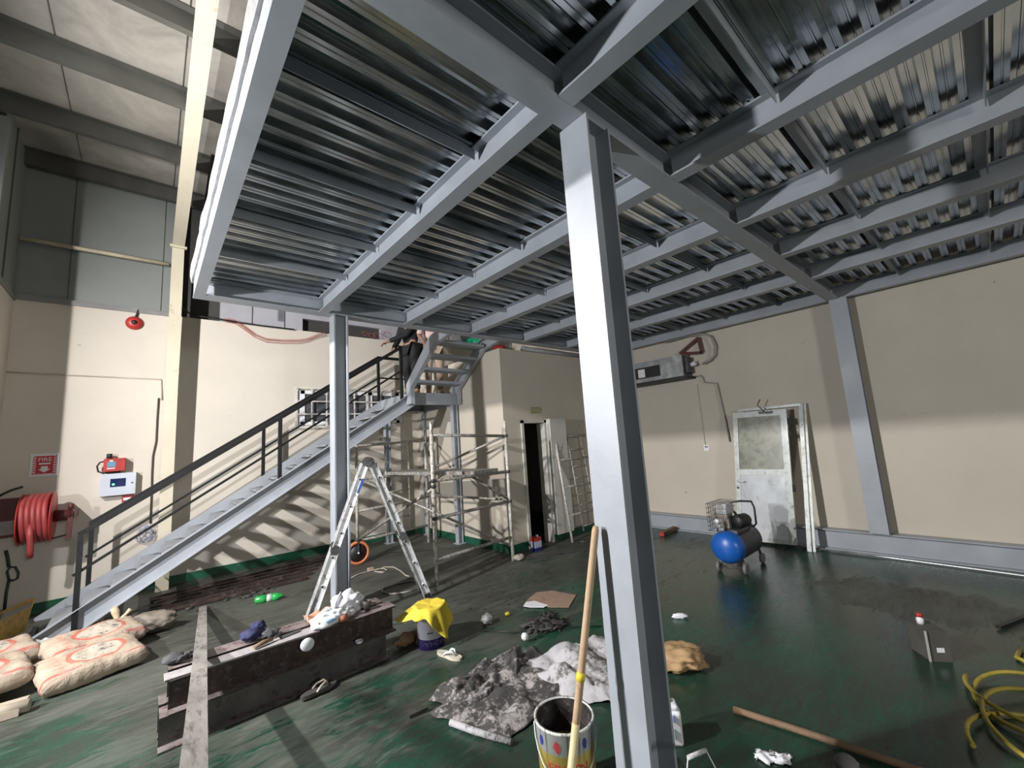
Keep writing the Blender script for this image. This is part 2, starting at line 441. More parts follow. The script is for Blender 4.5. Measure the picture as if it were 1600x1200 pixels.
# partition at the far left with grey corner post
mb = MB(); mb.box(-1.55, -1.4, 6.98, YW, 0, 3.95, CREAM); mb.box(-1.55, -1.41, 6.98, YW, 3.95, 6.0, SHEET); mb.box(-1.42, -1.385, 6.98, YW, 3.93, 4.0, simple('grey_trim', (.22, .22, .22), .6))
mb.box(-1.41, -1.395, 7.45, 7.46, 4, 6, PURL)
struct(mb, 'wall_end')
struct(MB().box(-1.60, -1.37, 6.9, 6.985, 0, 5.78), 'trim_2', SHEET)
# roof
mb = MB(); mb.box(-9, 8, -3, YW + .2, 6.0, 6.06, ROOF)
for k in range(-8, 8): mb.box(k * 1.0 + .12, k * 1.0 + .128, -3, YW + .2, 5.994, 6.004, PURL)
struct(mb, 'ceiling')
# service room in the corner (door opening X 4.66..5.25)
BY, BX = 5.17, 4.30
d0, d1, dz = 4.66, 5.24, 2.05
mb = MB(); mb.box(BX, d0, BY, BY + .15, 0, 3.25); mb.box(d0, d1, BY, BY + .15, dz, 3.25); mb.box(d1, XW, BY, BY + .15, 0, 3.25)
struct(mb, 'wall_front', CREAM2)
struct(MB().box(BX, BX + .15, BY + .15, YW, 0, 3.25), 'wall_side', CREAM2)
struct(MB().box(BX + .15, XW, BY + .15, YW, 3.10, 3.25), 'ceiling_service_room', CREAM2)
mb = MB(); fm = simple('door_frame_paint', (.50, .49, .44), .5)
mb.box(d0 - .0, d0 + .05, BY - .03, BY + .16, 0, dz); mb.box(d1 - .05, d1, BY - .03, BY + .16, 0, dz); mb.box(d0, d1, BY - .03, BY + .16, dz - .05, dz)
struct(mb, 'door_1', fm)
struct(MB().box(d1 + .0, d1 + .40, BY - .12, BY - .002, 0.12, 2.06), 'trim_3', simple('pale_door_lining', (.55, .54, .50), .5, 0, .08, 4))
# green skirtings
struct(MB().box(-1.4, BX, YW - .012, YW, 0, .12), 'baseboard_left', GREENSK)
struct(MB().box(BX - .012, BX, BY, YW, 0, .12), 'baseboard_side', GREENSK)
struct(MB().box(BX - .012, d0, BY - .012, BY, 0, .12).box(d1, XW, BY - .012, BY, 0, .12), 'baseboard_front', GREENSK)
struct(MB().box(XW - .012, XW, -5, BY, 0, .12), 'baseboard_right', GREENSK)
# barred window behind the stairs
wx0, wx1, wz0, wz1 = 1.93, 3.97, 2.20, 2.90
win = struct(MB().box(wx0 + .1, wx1 - .1, YW - .004, YW, wz0 + .05, wz1 - .05, GLASSD), 'window_1')
mb = MB()
for a in (wx0 + .03, 2.50, 3.2, wx1 - .15): mb.box(a, a + .12, YW - .03, YW - .002, wz0 + .04, wz1 - .04)
mb.box(wx0 + .08, wx1 - .08, YW - .03, YW - .002, wz0 + .04, wz0 + .1); mb.box(wx0 + .08, wx1 - .08, YW - .03, YW - .002, wz1 - .1, wz1 - .04)
part(mb, 'window_frame', win, WHITEP)
mb = MB(); br = .011
for i in range(9): a = wx0 + (wx1 - wx0) * i / 8; mb.box(a - br, a + br, YW - .08, YW - .064, wz0, wz1)
for z in (wz0, wz0 + .23, wz0 + .46, wz1): mb.box(wx0, wx1, YW - .085, YW - .069, z - br, z + br)
for a in (wx0, wx1):
    for z in (wz0, wz1): mb.box(a - .008, a + .008, YW - .08, YW, z - .008, z + .008)
part(mb, 'window_bars', win, simple('cream_bar_paint', (.66, .63, .58), .5))

# portal frame: tapered ivory column + rafter
pf = thing('portal_frame', 'ivory steel portal column and roof rafter standing against the stair wall', 'column', (.21, YW - .3, 0))
mb = MB(); cx = .215; hw = .072
mb.prism([(-hw, 0), (hw, 0), (hw, -.012), (.005, -.012), (.005, -.2), (-.005, -.2), (-.005, -.012), (-hw, -.012)], (cx, YW - .28, 0), (cx, YW - .36, 4.95), (1, 0, 0), (0, -1, 0))
part(mb, 'column', pf, IVORY)
mb = MB()
y0, z0 = YW - .36, 4.95; y1, z1 = 3.4, 5.5; y2, z2 = -2, 5.66
for (ya, za, yb, zb_) in ((y0, z0, y1, z1), (y1, z1, y2, z2)):
    mb.prism([(-hw, 0), (hw, 0), (hw, .012), (-hw, .012)], (cx, ya, za), (cx, yb, zb_), (1, 0, 0), (0, 0, 1))
mb.add([(cx - .005, y0, z0), (cx + .005, y0, z0), (cx - .005, y0, 5.78), (cx + .005, y0, 5.78), (cx - .005, y1, z1), (cx + .005, y1, z1), (cx - .005, y1, 5.78), (cx + .005, y1, 5.78), (cx - .005, y2, z2), (cx + .005, y2, z2), (cx - .005, y2, 5.78), (cx + .005, y2, 5.78)],
       [(0, 2, 6, 4), (1, 5, 7, 3), (4, 6, 10, 8), (5, 9, 11, 7), (0, 1, 3, 2)])
part(mb, 'rafter', pf, IVORY)
part(MB().box(cx - .10, cx + .10, YW - .40, YW - .35, 4.93, 4.965), 'splice_plate', pf, IVORY)
# purlins
ords = ['against the stair wall', 'second out from the stair wall', 'third out from the stair wall', 'fourth out from the stair wall', 'fifth out from the stair wall', 'sixth out from the stair wall']
for k, yy in enumerate((7.92, 6.80, 5.62, 4.50, 3.35, 2.2)):
    mb = MB().prism([(-.05, 0), (.02, 0), (.02, .2), (.09, .2), (.09, .192), (.012, .192), (.012, .008), (-.05, .008)], (-8.5, yy, 5.79), (7.5, yy, 5.79), (0, -1, 0), (0, 0, 1), PURL)
    tag(mb.build('roof_purlin', None), 'long grey roof purlin under the roof sheets, ' + ords[k], 'purlin', 'roof purlins')
tag(MB().cyl((-1.39, YW - .045, 4.77), (.12, YW - .045, 4.77), .028, None, 12).build('wall_pipe', simple('ivory_pipe', (.58, .52, .38), .5)), 'ivory pipe running level across the upper grey wall sheeting', 'pipe')
mb = MB().cyl((.5, 6.3, 5.75), (.45, 7.9, 4.5), .035).cyl((.62, 7.0, 5.7), (.62, 7.0, 4.1), .03)
tag(mb.build('roof_brace', simple('dark_steel', (.05, .05, .05), .6)), 'dark steel wind brace hanging below the roof behind the ivory rafter', 'brace')

#================================================================== MEZZANINE
ZB, HB = 3.327, .175; ZT = ZB + HB
X0, X1 = .27, 7.02; Y0, Y1 = -2.6, 5.05
GY = 1.213
bx = [1.47 + 1.055 * i for i in range(5)]
nth = ['first', 'second', 'third', 'fourth', 'fifth']
tag(MB().prism(ibeam_prof(.135, HB + .0, .014, .01), (X0 + .02, GY, ZB), (X1 - .1, GY, ZB), (0, 1, 0), (0, 0, 1)).build('main_girder', STEEL), 'wide grey main girder running over the near column to the right wall', 'girder')
tag(MB().prism(ibeam_prof(.15, HB, .014, .01), (X0, 4.975, ZB), (X1, 4.975, ZB), (0, 1, 0), (0, 0, 1)).build('edge_girder', STEEL), 'grey edge girder of the mezzanine on the stair side', 'girder')
# open edge channel with web outside
mb = MB().prism(chan_prof(.092, HB, .01), (X0, Y0, ZB), (X0, 4.90, ZB), (1, 0, 0), (0, 0, 1))
ec = tag(mb.build('edge_channel', STEEL), 'grey channel along the open left edge of the mezzanine', 'beam')
tag(MB().prism(ibeam_prof(.1, HB, .012, .008), (6.97, Y0, ZB), (6.97, 4.90, ZB), (1, 0, 0), (0, 0, 1)).build('side_beam', STEEL), 'grey mezzanine beam high up along the right wall', 'beam')
for i, x in enumerate(bx):
    tag(MB().prism(ibeam_prof(.107, HB, .012, .008), (x, GY + .068, ZB + .001), (x, 4.90, ZB + .001), (1, 0, 0), (0, 0, 1)).build('cross_beam', STEEL), f'grey cross beam on the stair side of the main girder, {nth[i]} from open edge', 'beam', 'mezzanine cross beams')
    tag(MB().prism(ibeam_prof(.107, HB, .012, .008), (x, Y0, ZB + .001), (x, GY - .068, ZB + .001), (1, 0, 0), (0, 0, 1)).build('cross_beam', STEEL), f'grey cross beam on the camera side of main girder, {nth[i]} from open edge', 'beam', 'mezzanine cross beams')
# stiffening angles across each bay
edges = [X0 + .012] + bx + [6.97]
rows = [4.117 - .746 * k for k in range(4)] + [.553, -.197, -.95]
rown = ['first row from the stairs', 'second row from the stairs', 'third row from the stairs', 'row just before the girder', 'row just past the girder', 'second row past the girder', 'third row past the girder']
bayn = ['leftmost bay', 'second bay from left', 'third bay from left', 'fourth bay from left', 'fifth bay from left', 'bay at right wall']
for i in range(6):
    a = edges[i] + (.006 if i else 0); b = edges[i + 1] - .052
    if i == 5: b = edges[i + 1] - .05
    a2 = edges[i] + (.05 if i else .0)
    for j, y in enumerate(rows):
        mb = MB().prism([(0, 0), (-.006, 0), (-.006, -.062), (-.012, -.066), (0, -.072), (.006, -.066), (.006, -.006), (.06, -.006), (.06, 0)], (edges[i] + .052 if i else a2, y, ZT - .002), (edges[i + 1] - .050, y, ZT - .002), (0, 1, 0), (0, 0, 1))
        mb = MB().box(edges[i] + .05 if i else a2, edges[i + 1] - .054 + (0), y - .03, y + .03, ZT - .010, ZT - .004).box(edges[i] + .05 if i else a2, edges[i + 1] - .03, y - .03, y - .024, ZT - .075, ZT - .008)
        tag(mb.build('deck_stiffener', STEEL), f'thin steel angle under decking, {bayn[i]}, {rown[j]}', 'angle', 'stiffening angles under the decking')
# trapezoid decking
pitch = .134; prof = []
y = Y0; k = 0
while y < Y1 - pitch * .2:
    for dy, dz_ in ((0, 0), (.022, 0), (.025, .006), (.031, .006), (.034, 0), (.058, 0), (.067, .054), (.088, .054), (.091, .048), (.097, .048), (.100, .054), (.124, .054)):
        prof.append((y + dy, dz_))
    y += pitch
mb = MB(); n = len(prof)
vs = [(X0 - .01, p[0], ZT + .002 + p[1]) for p in prof] + [(X1 - .002, p[0], ZT + .002 + p[1]) for p in prof]
mb.add(vs, [(i, i + 1, n + i + 1, n + i) for i in range(n - 1)])
tag(mb.build('steel_decking', DECK, solid=.0012), 'ribbed galvanised steel decking lying on the mezzanine beams', 'decking')
mb = MB()
def slab(u, v):
    return (X0 - .02 + (X1 - X0 + .01) * u, Y0 + (Y1 - Y0) * v, 0)
mb.box(X0 + .02, X1 - .02, Y0, Y1 - .02, ZT + .058, ZT + .116)
# irregular slurry lip over the open edge
N = 150; vs = []
for i in range(N + 1):
    yy = Y0 + (Y1 - Y0) * i / N; e = .012 + .016 * (noise.noise(V((yy * 3, 0, 0))) + 1) ; dpt = .035 * (noise.noise(V((yy * 5, 4, 0))) + .3)
    vs += [(X0 - e, yy, ZT + .11), (X0 - e - .004, yy, ZT + .05), (X0 - .002 - e * .5, yy, ZT - max(dpt, 0)), (X0 - .001, yy, ZT - max(dpt, 0)), (X0 + .03, yy, ZT + .11)]
fs = []
for i in range(N):
    for q in range(5): fs.append((i * 5 + q, i * 5 + (q + 1) % 5, (i + 1) * 5 + (q + 1) % 5, (i + 1) * 5 + q))
mb.add(vs, fs)
struct(mb, 'floor_mezzanine', CONC)

def hcol(name, xc, yc, w, d, z0, z1, label, plate=True, tf=.015):
    """H column, flanges facing +-X"""
    t = thing(name, label, 'column', (xc, yc, z0))
    prof = [(-d / 2, -w / 2), (-d / 2 + tf, -w / 2), (-d / 2 + tf, -.005), (d / 2 - tf, -.005), (d / 2 - tf, -w / 2), (d / 2, -w / 2), (d / 2, w / 2), (d / 2 - tf, w / 2), (d / 2 - tf, .005), (-d / 2 + tf, .005), (-d / 2 + tf, w / 2), (-d / 2, w / 2)]
    part(MB().prism(prof, (xc, yc, z0 + .012), (xc, yc, z1 - .001), (1, 0, 0), (0, 1, 0)), 'shaft', t, STEEL)
    if plate:
        part(MB().box(xc - d / 2 - .04, xc + d / 2 + .04, yc - w / 2 - .04, yc + w / 2 + .04, z0 + .0, z0 + .014), 'base_plate', t, STEEL)
    return t
hcol('steel_column', 1.698, 1.214, .178, .196, 0, ZB, 'big pale grey steel column in the foreground under the main girder')
hcol('steel_column', 1.665, 4.975, .165, .165, 0, ZB, 'grey steel column beside the open ladder under the stair-side edge girder')
hcol('steel_column', 6.99, 1.16, .19, .13, .262, ZB, 'grey steel column standing on the floor beam against the right wall', plate=False)
tag(MB().prism(ibeam_prof(.15, .26, .014, .01), (7.07, -4.5, 0), (7.07, 4.9, 0), (1, 0, 0), (0, 0, 1)).build('floor_beam', STEEL), 'long grey steel beam lying on the floor along the right wall', 'beam')
tag(MB().tube([(6.86, 2.0, .02), (6.84, 1.0, .02), (6.80, 0.2, .02), (6.7, -.8, .02), (6.6, -2.0, .02)], .014).build('steel_conduit', GALV), 'thin steel conduit lying on the floor in front of the long floor beam', 'pipe')

#================================================================== STAIRS
SL = .6125
def st(x): return .595 + SL * x            # top edge of stringer
st_t = thing('staircase', 'grey steel staircase rising along the cream wall to a landing', 'staircase', (-.9, 6.45, 0))
for nm, yw, dr in (('stringer', 6.49, -1), ('stringer', 7.62, 1)):
    prof = [(0, 0), (.075 * dr, 0), (.075 * dr, -.01), (.01 * dr, -.01), (.01 * dr, -.20), (.075 * dr, -.20), (.075 * dr, -.21), (0, -.21)]
    xa, xb = -.93, 3.33
    up = V((-SL, 0, 1)).normalized()
    part(MB().prism(prof, (xa, yw, st(xa)), (xb, yw, st(xb)), (0, 1, 0), up), nm, st_t, STEEL)
n = 17
for i in range(n):
    z = 2.65 * (i + 1) / (n + 1); x = (z - .595) / SL + .09
    mb = MB()
    # tray tread with turned-down nose and up-turned back
    mb.prism([(-.10, 0), (.09, 0), (.09, .010), (.086, .010), (.086, -.004), (-.096, -.004), (-.096, -.024), (-.10, -.024)], (x, 6.50, z - .06), (x, 7.61, z - .06), (1, 0, 0), (0, 0, 1))
    part(mb, 'tread', st_t, STEEL)
# landing
LZ = 2.65; lx0, lx1, ly0, ly1 = 3.33, 4.27, 6.42, 7.72
mb = MB(); mb.box(lx0, lx1, ly0, ly1, LZ - .006, LZ)
part(mb, 'landing_plate', st_t, STEEL)
mb = MB()
mb.prism(chan_prof(.07, .20), (lx0, ly0, LZ - .206), (lx1, ly0, LZ - .206), (0, 1, 0), (0, 0, 1))
mb.prism(chan_prof(-.07, .20, -.008) if False else [(0, 0), (-.07, 0), (-.07, .008), (-.008, .008), (-.008, .192), (-.07, .192), (-.07, .2), (0, .2)], (lx0, ly1, LZ - .206), (lx1, ly1, LZ - .206), (0, 1, 0), (0, 0, 1))
mb.box(lx0, lx0 + .01, ly0, ly1, LZ - .206, LZ - .006); mb.box(lx1 - .01, lx1, ly0, ly1, LZ - .206, LZ - .006)
part(mb, 'landing_frame', st_t, STEEL)
for (x, y) in ((4.16, 6.47), (4.22, 7.66), (3.40, 7.66)):
    mb = MB().prism(ibeam_prof(.1, .1, .008, .007), (x, y, .01), (x, y, LZ - .206), (0, 1, 0), (1, 0, 0)); mb.box(x - .03, x + .13, y - .08, y + .08, 0, .012)
    part(mb, 'landing_post', st_t, STEEL)
# upper flight towards the mezzanine (cranked stringers)
for xw, dr in ((3.27, 1), (4.27, -1)):
    pth = [(6.47, LZ - .21), (6.47, LZ + .13), (5.62, 3.44), (5.06, 3.50)]
    low = [(6.30, LZ - .21), (6.30, LZ + .06), (5.50, 3.28), (5.06, 3.34)]
    mb = MB()
    for i in range(3):
        (ya, za), (yb, zb_) = pth[i], pth[i + 1]; (yc, zc), (yd, zd) = low[i], low[i + 1]
        for xx in (xw, xw + .008 * dr):
            mb.add([(xx, ya, za), (xx, yb, zb_), (xx, yd, zd), (xx, yc, zc)], [(0, 1, 2, 3)])
        for (p, q) in (((ya, za), (yb, zb_)), ((yc, zc), (yd, zd))):
            x0_, x1_ = sorted((xw, xw + .07 * dr))
            mb.bar((xw + .035 * dr, p[0], p[1]), (xw + .035 * dr, q[0], q[1]), .07, .009, (0, 0, 1) if abs(q[0] - p[0]) > .1 else (0, 1, 0))
    part(mb, 'upper_stringer', st_t, STEEL)
for i in range(4):
    z = LZ + .177 * (i + 1); y = 6.27 - .235 * i
    part(MB().box(3.345, 4.195, y - .13, y + .12, z - .045, z - .0), 'upper_tread', st_t, STEEL)

# handrails
def rl(x): return 1.365 + .645 * x
for nm, yy, lab, xe in (('near', 6.45, 'black painted handrail on the room side of the lower stair flight', 3.2), ('far', 7.66, 'black painted handrail on the wall side of the lower stair flight', 3.3)):
    t = thing('handrail', lab, 'handrail', (-.5, yy, .3))
    mb = MB().bar((-.515, yy, rl(-.515)), (xe, yy, rl(xe)), .04, .05)
    if nm == 'far': mb.bar((xe - .01, yy, rl(xe)), (4.2, yy, rl(xe)), .04, .05)
    part(mb, 'top_rail', t, RAILM)
    mb = MB().bar((-.54, yy, rl(-.52) - .40), (xe, yy, rl(xe) - .40), .02, .028)
    if nm == 'far': mb.bar((xe, yy, rl(xe) - .40), (4.2, yy, rl(xe) - .40), .02, .028)
    part(mb, 'middle_rail', t, RAILM)
    for xp in ((-.50, 1.36, 3.18) if nm == 'near' else (-.50, 1.38, 3.30)):
        if xp < 3: z0_ = st(xp) - (.32 if xp < 0 and nm == 'near' else .02)
        else: z0_ = LZ if nm == 'far' else st(xp) - .02
        part(MB().bar((xp, yy, max(z0_, .0)), (xp, yy, rl(xp) - .01), .045, .045, (0, 1, 0)), 'post', t, RAILM)

#================================================================== PEOPLE on the landing
def skin_mesh(name, chain_verts, edges_, radii, m, parent, root=0, sub=2):
    me = bpy.data.meshes.new(name); me.from_pydata([tuple(v) for v in chain_verts], edges_, [])
    me.materials.append(m)
    o = bpy.data.objects.new(name, me); C.objects.link(o)
    k = o.modifiers.new('skin', 'SKIN'); k.use_smooth_shade = True
    for i, r in enumerate(radii):
        sv = me.skin_vertices[0].data[i]; sv.radius = (r, r) if not hasattr(r, '__len__') else r; sv.use_root = (i == root)
    o.modifiers.new('sub', 'SUBSURF').levels = sub; o.modifiers['sub'].render_levels = sub
    if parent: o.parent = parent
    return o
def person(label, loc, rz, shirt, trouser, handL, handR, lean=0.0, hair=BLACK, short=False):
    t = thing('person', label, 'person', loc, rz)
    # local frame: +y forward, +x right
    P = {}; vs = []; es = []; rs = []
    def v(n_, co, r, to=None):
        vs.append(V(co)); rs.append(r); P[n_] = len(vs) - 1
        if to: es.append((P[to], P[n_]))
    L = lean
    v('pel', (0, 0, .95), (.15, .11)); v('belly', (0, L * .3, 1.10), (.14, .10), 'pel'); v('chest', (0, L * .7, 1.30), (.165, .115), 'belly')
    v('neck0', (0, L, 1.46), (.07, .06), 'chest'); v('neck', (0, L + .02, 1.53), .052, 'neck0'); v('jaw', (0, L + .05, 1.60), (.062, .075), 'neck'); v('head', (0, L + .04, 1.68), (.077, .092), 'jaw'); v('crown', (0, L + .03, 1.745), (.06, .075), 'head')
    for s, nm, hand in ((-1, 'l', handL), (1, 'r', handR)):
        v('sh' + nm, (s * .17, L * .9, 1.42), .058, 'chest')
        hd = V(hand); sh = V((s * .20, L * .9, 1.40)); mid = (sh + hd) / 2 + V((s * .06, -.05, -.07))
        v('el' + nm, mid, .042, 'sh' + nm); v('wr' + nm, hd, .028, 'el' + nm)
        d = (hd - mid).normalized(); sd = d.cross(V((0, 0, 1)));
        sd = (sd if sd.length > .1 else V((1, 0, 0))).normalized()
        v('pa' + nm, hd + d * .06, (.036, .018), 'wr' + nm)
        for q in range(4):
            b = hd + d * .095 + sd * (q - 1.5) * .021
            v(f'f{q}a' + nm, b, .0095, 'pa' + nm); ln = (.04, .05, .046, .034)[q]
            v(f'f{q}b' + nm, b + d * ln * .7 + V((0, 0, -.012)), .009, f'f{q}a' + nm); v(f'f{q}c' + nm, b + d * ln + V((0, 0, -.04)), .008, f'f{q}b' + nm)
        v('tha' + nm, hd + d * .04 - sd * s * .045, .010, 'wr' + nm); v('thb' + nm, hd + d * .075 - sd * s * .055 + V((0, 0, -.02)), .009, 'tha' + nm)
        v('hip' + nm, (s * .09, 0, .90), .095, 'pel'); v('kn' + nm, (s * .11, .03, .50), .058, 'hip' + nm); v('an' + nm, (s * .12, -.02, .09), .038, 'kn' + nm)
        v('hl' + nm, (s * .12, -.05, .035), .034, 'an' + nm); v('to' + nm, (s * .135, .15, .022), (.042, .022), 'an' + nm)
    body = skin_mesh('body', vs, es, rs, SKIN, t)
    def sub_(names, grow, m, name):
        idx = {P[n_]: i for i, n_ in enumerate(names)}
        return skin_mesh(name, [vs[P[n_]] for n_ in names], [(idx[a], idx[b]) for a, b in es if a in idx and b in idx],
                         [tuple(r_ + grow for r_ in rs[P[n_]]) if hasattr(rs[P[n_]], '__len__') else rs[P[n_]] + grow for n_ in names], m, t)
    sub_(['chest', 'belly', 'pel', 'neck0', 'shl', 'ell', 'wrl', 'shr', 'elr', 'wrr'] if not short else ['chest', 'belly', 'pel', 'neck0', 'shl', 'ell', 'shr', 'elr'], .016, shirt, 'shirt')
    sub_(['pel', 'hipl', 'knl', 'anl', 'hipr', 'knr', 'anr'], .022, trouser, 'trousers')
    mb = MB().blob((0, L + .02, 1.735), (.088, .105, .075), hair, .05, 4, 3, 3); hr = mb.build('hair'); hr.parent = t
    for s in (-1, 1):
        for nm_, c_, sz_, m_ in (('eye', (s * .03, L + .135, 1.685), (.011, .006, .006), WHITEP), ('ear', (s * .082, L + .035, 1.665), (.012, .022, .032), SKIN)):
            f = MB().blob(c_, sz_, m_, 0, 1, 0, 1).build(nm_); f.parent = t
    for nm_, c_, sz_, m_ in (('nose', (0, L + .15, 1.655), (.013, .018, .022), SKIN), ('mouth', (0, L + .135, 1.615), (.024, .008, .007), DKRED)):
        f = MB().blob(c_, sz_, m_, 0, 1, 0, 1).build(nm_); f.parent = t
    for s in (-1, 1):
        mb = MB().blob((s * .13, .05, .03), (.052, .14, .035), SLIPD, .02, 2, 1, 3, flat=-.03); o = mb.build('shoe'); o.parent = t
    return t
person('person in black standing on the landing with one hand on the rail', (3.66, 6.98, LZ), PI / 2 + .25, BLKC, BLKC, (.10, .44, 1.0), (.24, .22, .92), .05)
person('person in a pale pink shirt and beige trousers on the landing behind the upper steps', (4.02, 6.80, LZ), PI * .9, PINK, BEIGE, (-.22, .30, 1.02), (.24, .26, 1.0), .04, short=True)

#================================================================== SCAFFOLD TOWER
A, B_, C_, D_ = V((2.79, 4.85, 0)), V((4.07, 4.87, 0)), V((2.52, 6.76, 0)), V((3.92, 7.05, 0))
sf = thing('scaffold_tower', 'small mobile scaffold tower standing in front of the landing', 'scaffold', (3.3, 5.9, 0))
sr = .025
for p, h, z0_ in ((A, 2.03, .0), (B_, 2.03, .0), (C_, 1.98, .37), (D_, 2.05, .0)):
    part(MB().cyl(p + V((0, 0, z0_)), p + V((0, 0, h - .16)), sr).cyl(p + V((0, 0, h - .16)), p + V((0, 0, h)), sr * .8), 'standard', sf, SCAFL)
def rung(p, q, z, r=.022, zb2=None): return MB().cyl(p + V((0, 0, z)), q + V((0, 0, z if zb2 is None else zb2)), r)
for p, q, z, z2 in ((A, B_, 1.86, 1.80), (A, B_, 1.27, 1.27), (A, B_, .80, .84), (A, B_, .30, .33), (C_, D_, 1.80, 1.84), (C_, D_, 1.27, 1.27), (C_, D_, .78, .80), (C_, D_, .33, .30)):
    part(rung(p, q, z, .022, z2), 'transom', sf, SCAF)
for p, q, z, z2 in ((B_, D_, .86, .84), (C_, A, .34, 1.18), (C_, B_, 1.30, .20), (D_, B_, 1.28, 1.80), (B_, A + V((.75, .2, 0)), .86, 1.25), (B_, D_ + V((-.3, -.8, 0)), 1.80, 1.36), (D_ , A, 1.78, .9)):
    part(rung(p, q, z, .019, z2), 'brace', sf, SCAF)
for fr in (.38, .72):
    p = C_.lerp(D_, fr); part(MB().cyl(p + V((0, 0, .33)), p + V((0, 0, 1.80)), .014), 'ladder_stile', sf, SCAF)
for z in (.55, 1.0, 1.5): part(rung(C_.lerp(D_, .38), C_.lerp(D_, .72), z, .012), 'ladder_rung', sf, SCAF)
for p, zz in ((A, 1.27), (B_, 1.27), (A, 1.20), (B_, .84), (C_, .34), (D_, .82), (B_, 1.80), (A, .8)):
    part(MB().blob(p + V((0, -.01, zz)), (.036, .036, .03), GREY, .2, 3, 1, 2), 'coupler', sf, GREY)
mb = MB().prism([(-.24, 0), (.24, 0), (.24, .05), (-.24, .05)], (3.62, 4.80, 1.29), (3.28, 6.98, 1.29), (1, .15, 0), (0, 0, 1)); part(mb, 'platform', sf, SCAF)
# castor with orange tyre under the rear-left standard
wc = V((2.50, 6.70, .175)); ax = V((-.10, -.99, 0)).normalized()
mb = MB(); mb.lathe([(.135, -.028), (.165, -.030), (.175, -.015), (.175, .015), (.165, .030), (.135, .028), (.135, -.028)], wc, None, 32, ax); whl = part(mb, 'castor_tyre', sf, ORANGE)
mb = MB().lathe([(.0, -.016), (.137, -.016), (.137, .016), (0, .016)], wc, None, 28, ax).cyl(wc - ax * .03, wc + ax * .03, .022)
hub_ = part(mb, 'castor_hub', whl, BLACK)
part(MB().cyl(wc + ax * .03, wc + ax * .045, .014), 'castor_axle', whl, WHITEP)
mb = MB().bar(wc + ax * .035, wc + ax * .035 + V((0, 0, .20)), .03, .005, ax).bar(wc - ax * .035, wc - ax * .035 + V((0, 0, .20)), .03, .005, ax).cyl(wc + V((0, 0, .185)), wc + V((0, 0, .205)), .05)
part(mb, 'castor_fork', sf, GREY)

# spare end frames leaning on the service-room wall
def frame(name, x0, x1, y0_, y1_, h, label):
    t = thing(name, label, 'scaffold frame', (x0, y0_, 0))
    f = lambda u, z: V((x0 + (x1 - x0) * u, y0_ + (y1_ - y0_) * z / h, z))
    for u in (0, 1): part(MB().cyl(f(u, 0.0), f(u, h), .021), 'upright', t, SCAFL)
    for z in (.42, .88, 1.34, 1.74): part(MB().cyl(f(0, z), f(1, z), .019), 'crossbar', t, SCAF)
    for u in (.34, .72): part(MB().cyl(f(u, .12), f(u, 1.74), .013), 'ladder_stile', t, SCAF)
    for z in (.2, .55, .72, 1.0, 1.20, 1.5): part(MB().cyl(f(.34, z), f(.72, z), .012), 'ladder_rung', t, SCAF)
    part(MB().cyl(f(0, 1.45), f(.3, 1.72), .012), 'corner_brace', t, SCAF)
frame('scaffold_ladder', 5.36, 6.32, 4.86, 5.11, 2.0, 'grey scaffold end frame leaning on the wall right of the dark doorway')

#================================================================== ALUMINIUM LADDER (A shape)
ld = thing('folding_ladder', 'aluminium folding ladder standing open beside the left steel column', 'ladder', (1.85, 4.6, 0))
apex = oy(577, 722, 4.56); fl = V((1.175, 4.53, .0)); frr = V((2.50, 4.55, 0.0)); wd = V((.30, .95, 0)).normalized() * .27
for foot, sgn in ((fl, -1), (frr, 1)):
    top = apex + V((.04 * sgn, -.015 * sgn, -.02))
    for k in (0, 1):
        o_ = wd * k
        midp = foot.lerp(top, .47)
        mb = MB(); d = (top - foot).normalized()
        for (pa, pb, ww) in ((foot, midp, .085), (midp, top, .075)):
            mb.prism([(-ww / 2, -.014), (ww / 2, -.014), (ww / 2, .014), (ww / 2 - .006, .014), (ww / 2 - .006, -.006), (-ww / 2 + .006, -.006), (-ww / 2 + .006, .014), (-ww / 2, .014)] if k else [(-ww / 2, .014), (ww / 2, .014), (ww / 2, -.014), (ww / 2 - .007, -.014), (ww / 2 - .007, .006), (-ww / 2 + .007, .006), (-ww / 2 + .007, -.014), (-ww / 2, -.014)], pa + o_, pb + o_, (V((0, 0, 1)).cross(wd.normalized())).cross(V((0,0,1))) * 0 + d.cross(wd.normalized()), wd.normalized())
        part(mb, 'stile', ld, ALU)
        part(MB().cyl(midp + o_ - wd.normalized() * .025, midp + o_ + wd.normalized() * .02, .045), 'hinge', ld, GREY)
        part(MB().bar(foot + o_ - V((0, 0, 0)) + V((0, 0, .0)), foot + o_ + d * .05, .07, .04, wd), 'foot', ld, BLACK)
    for i in range(6):
        p = foot.lerp(top, (.10, .27, .43, .57, .73, .90)[i])
        rg = part(MB().cyl(p - wd.normalized() * .016, p + wd + wd.normalized() * .016, .014), 'rung', ld, ALU)
        part(MB().cyl(p - wd.normalized() * .018, p - wd.normalized() * .0165, .011), 'rung_socket', rg, BLACK)
for k in (0, 1): part(MB().cyl(apex + wd * k - wd.normalized() * .03, apex + wd * k + wd.normalized() * .02, .058).cyl(apex + wd * k - wd.normalized() * .034, apex + wd * k - wd.normalized() * .03, .03), 'top_hinge', ld, GREY)
p = fl.lerp(apex, .80); part(MB().bar(p - wd.normalized() * .016, p + (apex - fl).normalized() * .16 - wd.normalized() * .016, .024, .003, wd.normalized()), 'sticker', ld, simple('blue_sticker', (.01, .07, .30), .4))

